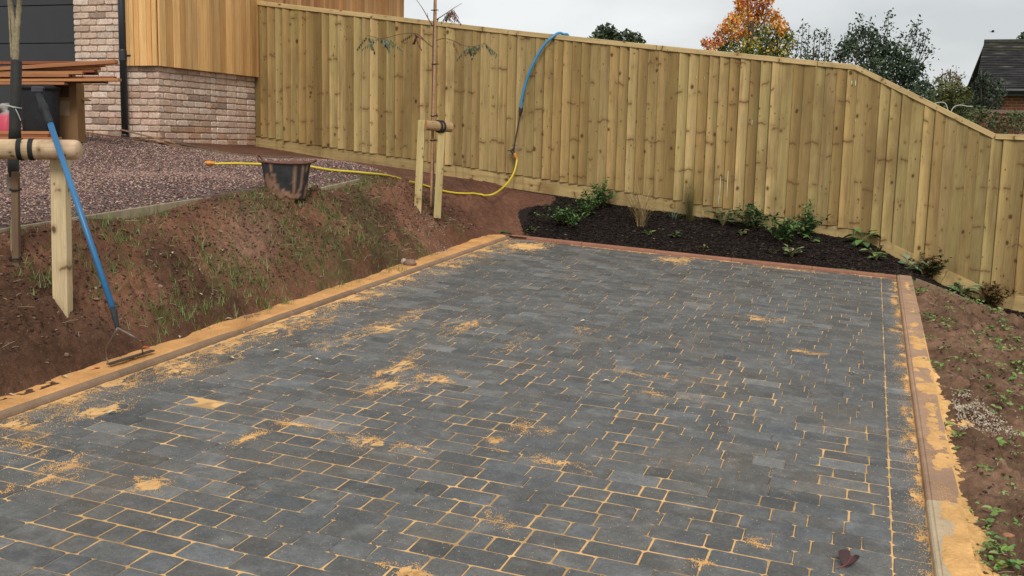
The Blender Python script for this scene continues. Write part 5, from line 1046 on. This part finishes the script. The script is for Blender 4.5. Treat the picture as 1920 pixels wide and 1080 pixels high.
it = [(1922, 70, 16), (1912, 76, 8), (1930, 82, 14)]
bg_tree('dark_tree', 'dark tree just showing over the roof ridge at the right edge', 'tree', gnd(1925, 40), clump_list(it, 40, .5, np.array([0, 1])), 500, .10, dc, r0=.12)
# brick garden wall under ivy
DW = 18.5
wl, wr = P(1826, 212, DW), P(1990, 214, DW); gwz = -.9
wt = thing('garden_wall', 'low red brick garden wall half covered in ivy behind the fence', 'wall', ((wl[0] + wr[0]) / 2, (wl[1] + wr[1]) / 2, gwz))
dv = wr - wl; L = np.linalg.norm(dv[:2]); a_ = math.atan2(dv[1], dv[0]); rw = np.array([[math.cos(a_), -math.sin(a_), 0], [math.sin(a_), math.cos(a_), 0], [0, 0, 1.0]])
m = MB(); box(m, ((wl[0] + wr[0]) / 2, (wl[1] + wr[1]) / 2, (gwz + wl[2]) / 2), (L, .22, wl[2] - gwz), (.3, .1, .06), rw); m.build('brickwork', MT['redbrick'], wt)
m = MB(); box(m, ((wl[0] + wr[0]) / 2, (wl[1] + wr[1]) / 2, wl[2] + .03), (L, .28, .06), (.22, .15, .11), rw); m.build('coping', MT['kerb'], wt)
it = [(1890, 216, 10), (1905, 214, 12), (1916, 222, 12), (1895, 232, 14), (1870, 226, 14), (1910, 240, 12), (1850, 215, 14), (1838, 208, 12), (1830, 222, 16), (1855, 236, 14), (1880, 246, 12), (1815, 210, 14), (1812, 226, 14), (1930, 230, 14), (1870, 212, 9)]
V, Fq, C = crown_mesh(clump_list(it, DW - .25, .12, np.array([0, 1, 2])), 5200, .030, [(.08, .11, .04), (.055, .075, .03), (.13, .14, .05)], np.random.default_rng(8))
ivy = thing('ivy', 'straggling ivy and bramble hanging over the low brick garden wall', 'ivy', (float(V[:, 0].mean()), float(V[:, 1].mean()), float(V[:, 2].min()))); grid_np('leaves', V, Fq, MT['leaf'], C, (float(V[:, 0].mean()), float(V[:, 1].mean()), float(V[:, 2].min())), ivy, smooth=False)
m = MB()
for _ in range(14): p_ = P(R.uniform(1810, 1925), R.uniform(225, 250), DW - .3); tube(m, smooth_path([p_, p_ + np.array([R.uniform(-.2, .3), 0, R.uniform(-.1, .2)]), p_ + np.array([R.uniform(-.3, .5), .05, R.uniform(-.3, .3)])], 3), .006, 5, (.16, .14, .11))
m.build('stems', MT['bark'], ivy)
# white pipe arches in the next garden
for pl, lb in (([(1742, 215), (1748, 198), (1760, 192), (1772, 194), (1777, 206), (1778, 222)], 'smaller white pipe hoop showing over the sloping fence top'), ([(1782, 225), (1784, 208), (1790, 200), (1800, 197), (1812, 199), (1824, 200)], 'longer white pipe arch before the ivy bush')):
    pt = smooth_path([P(a, b, 17) for a, b in pl], 5); pt = np.concatenate([[[pt[0][0], pt[0][1], -.7]], pt]); m = MB(); tube(m, pt, .008, 8, (.42, .42, .39)); tag(m.build('pipe_hoop', MT['hose'], None, None, True), lb, 'hoop', 'white pipe hoops')
# neighbour's house: tiled roof, red brick wall, dark eaves
DH = 27.0
rg_ = P(1845, 82, DH + 2.6); ev = P(1828, 166, DH); hz = -1.0
nh = thing('neighbour_house', 'red brick house with dark tiled roof at the right beyond the fence', 'house', (ev[0] + 3, ev[1] + 2, hz))
xd = np.array([1.0, -.02, 0]); xd /= np.linalg.norm(xd); LR = 9.0
up_ = rg_ - ev; up_ -= xd * (up_ @ xd); nrow = 26
skew = (rg_ - ev) @ xd
for k in range(nrow):
    a_ = ev + up_ * (k / nrow) + xd * (skew * k / nrow); b_ = ev + up_ * ((k + 1.25) / nrow) + xd * (skew * (k + 1) / nrow); nrm = np.cross(xd, up_); nrm /= np.linalg.norm(nrm); nrm = nrm if nrm[2] > 0 else -nrm
    m = MB(); nt_ = 40; V = []; C = []
    for j in range(nt_ + 1):
        o_ = xd * LR * j / nt_; jz = R.gauss(0, .004)
        V += [a_ + o_ + nrm * (.045 + jz), b_ + o_ + nrm * .012, a_ + o_ + nrm * (.0 + jz)]
        c_ = vary((.042, .040, .040), .28) if R.random() > .04 else np.array((.14, .13, .11))
        if k > nrow - 6 and R.random() < .5: c_ = np.array((.055, .055, .03))
        C += [c_] * 3
    m.add(V, [f_ for j in range(nt_) for f_ in ((3 * j, 3 * j + 3, 3 * j + 4, 3 * j + 1), (3 * j + 2, 3 * j + 5, 3 * j + 3, 3 * j))], np.array(C)); m.build('tile_course', MT['roof'], nh)
m = MB(); rp = [ev + up_ + xd * skew + np.array([0, 0, .03]), ev + up_ + xd * (skew + LR) + np.array([0, 0, .03])]; tube(m, rp, .09, 8, (.045, .045, .035)); m.build('ridge', MT['roof'], nh)
bk = np.array([-xd[1], xd[0], 0])
w0 = ev + xd * .25 + bk * .35
m = MB(); L2 = LR - .3; ctr = w0 + xd * L2 / 2 + bk * 2.2; a_ = math.atan2(xd[1], xd[0]); rw = np.array([[math.cos(a_), -math.sin(a_), 0], [math.sin(a_), math.cos(a_), 0], [0, 0, 1.0]])
box(m, (ctr[0], ctr[1], (hz + ev[2] - .05) / 2), (L2, 4.4, ev[2] - .05 - hz), (.3, .1, .06), rw); m.build('wall', MT['redbrick'], nh)
m = MB(); g0 = ev + bk * .02; box(m, g0 + xd * LR / 2 - np.array([0, 0, .10]), (LR, .06, .16), (.015, .015, .016), rw); m.build('fascia', MT['plain'], nh)
m = MB(); tube(m, [g0 - bk * .07 - np.array([0, 0, .05]), g0 - bk * .07 + xd * LR - np.array([0, 0, .05])], .055, 10, (.015, .015, .016)); m.build('gutter', MT['hose'], nh)
m = MB(); box(m, g0 + xd * LR / 2 + bk * .17 - np.array([0, 0, .17]), (LR, .34, .02), (.02, .02, .02), rw); m.build('soffit', MT['plain'], nh)
m = MB(); gv = [ev + xd * .02, ev + up_ + xd * (skew + .02), ev + up_ * .0 + bk * 5.2 + xd * .02]; 
V = [ev + xd * .26 + bk * .3 + np.array([0, 0, -.05]), ev + up_ + xd * (skew + .26) - np.array([0, 0, .12]), ev + bk * 5.0 + xd * .26]; V2 = [p_ + xd * .2 for p_ in V]
m.add(V + V2, [(0, 1, 2), (5, 4, 3), (0, 3, 4, 1), (1, 4, 5, 2), (2, 5, 3, 0)], (.3, .1, .06)); m.build('gable', MT['redbrick'], nh)
m = MB(); pb = ev + bk * 5.3; pb2 = pb.copy(); Vb = [ev + up_ + xd * skew + np.array([0, 0, -.01]), ev + up_ + xd * (skew + LR) + np.array([0, 0, -.01]), pb + xd * LR, pb]; m.add(Vb + [v_ - np.array([0, 0, .08]) for v_ in Vb], [(0, 1, 2, 3), (7, 6, 5, 4), (0, 3, 7, 4), (1, 5, 6, 2)], (.042, .04, .04)); m.build('rear_roof', MT['roof'], nh)
# a bird over the roof
bp = P(1861, 60, 45); m = MB(); k_ = .17
m.add([bp + np.array(v_) * k_ for v_ in ((-.6, 0, 0), (-.15, .1, .1), (.5, .05, .05), (.75, 0, 0), (.5, -.05, .05), (-.15, -.1, .1), (0, 0, -.12), (-1.0, .12, .02), (-1.0, -.12, .02))], [(0, 1, 5), (1, 2, 4, 5), (2, 3, 4), (0, 6, 1), (1, 6, 2), (2, 6, 3), (3, 6, 4), (4, 6, 5), (5, 6, 0), (0, 5, 8), (0, 7, 1)], (.03, .03, .035))
for sg in (-1, 1): m.add([bp + np.array((a, b * sg, c)) * k_ for a, b, c in ((.35, .08, .06), (.25, .7, .45), (-.1, 1.5, .25), (-.25, .8, .35), (-.2, .08, .06))], [(0, 1, 3, 4), (1, 2, 3)], (.03, .03, .035))
tag(m.build('bird', MT['plain'], None), 'small dark bird flying in the grey sky above the neighbouring roof', 'bird')
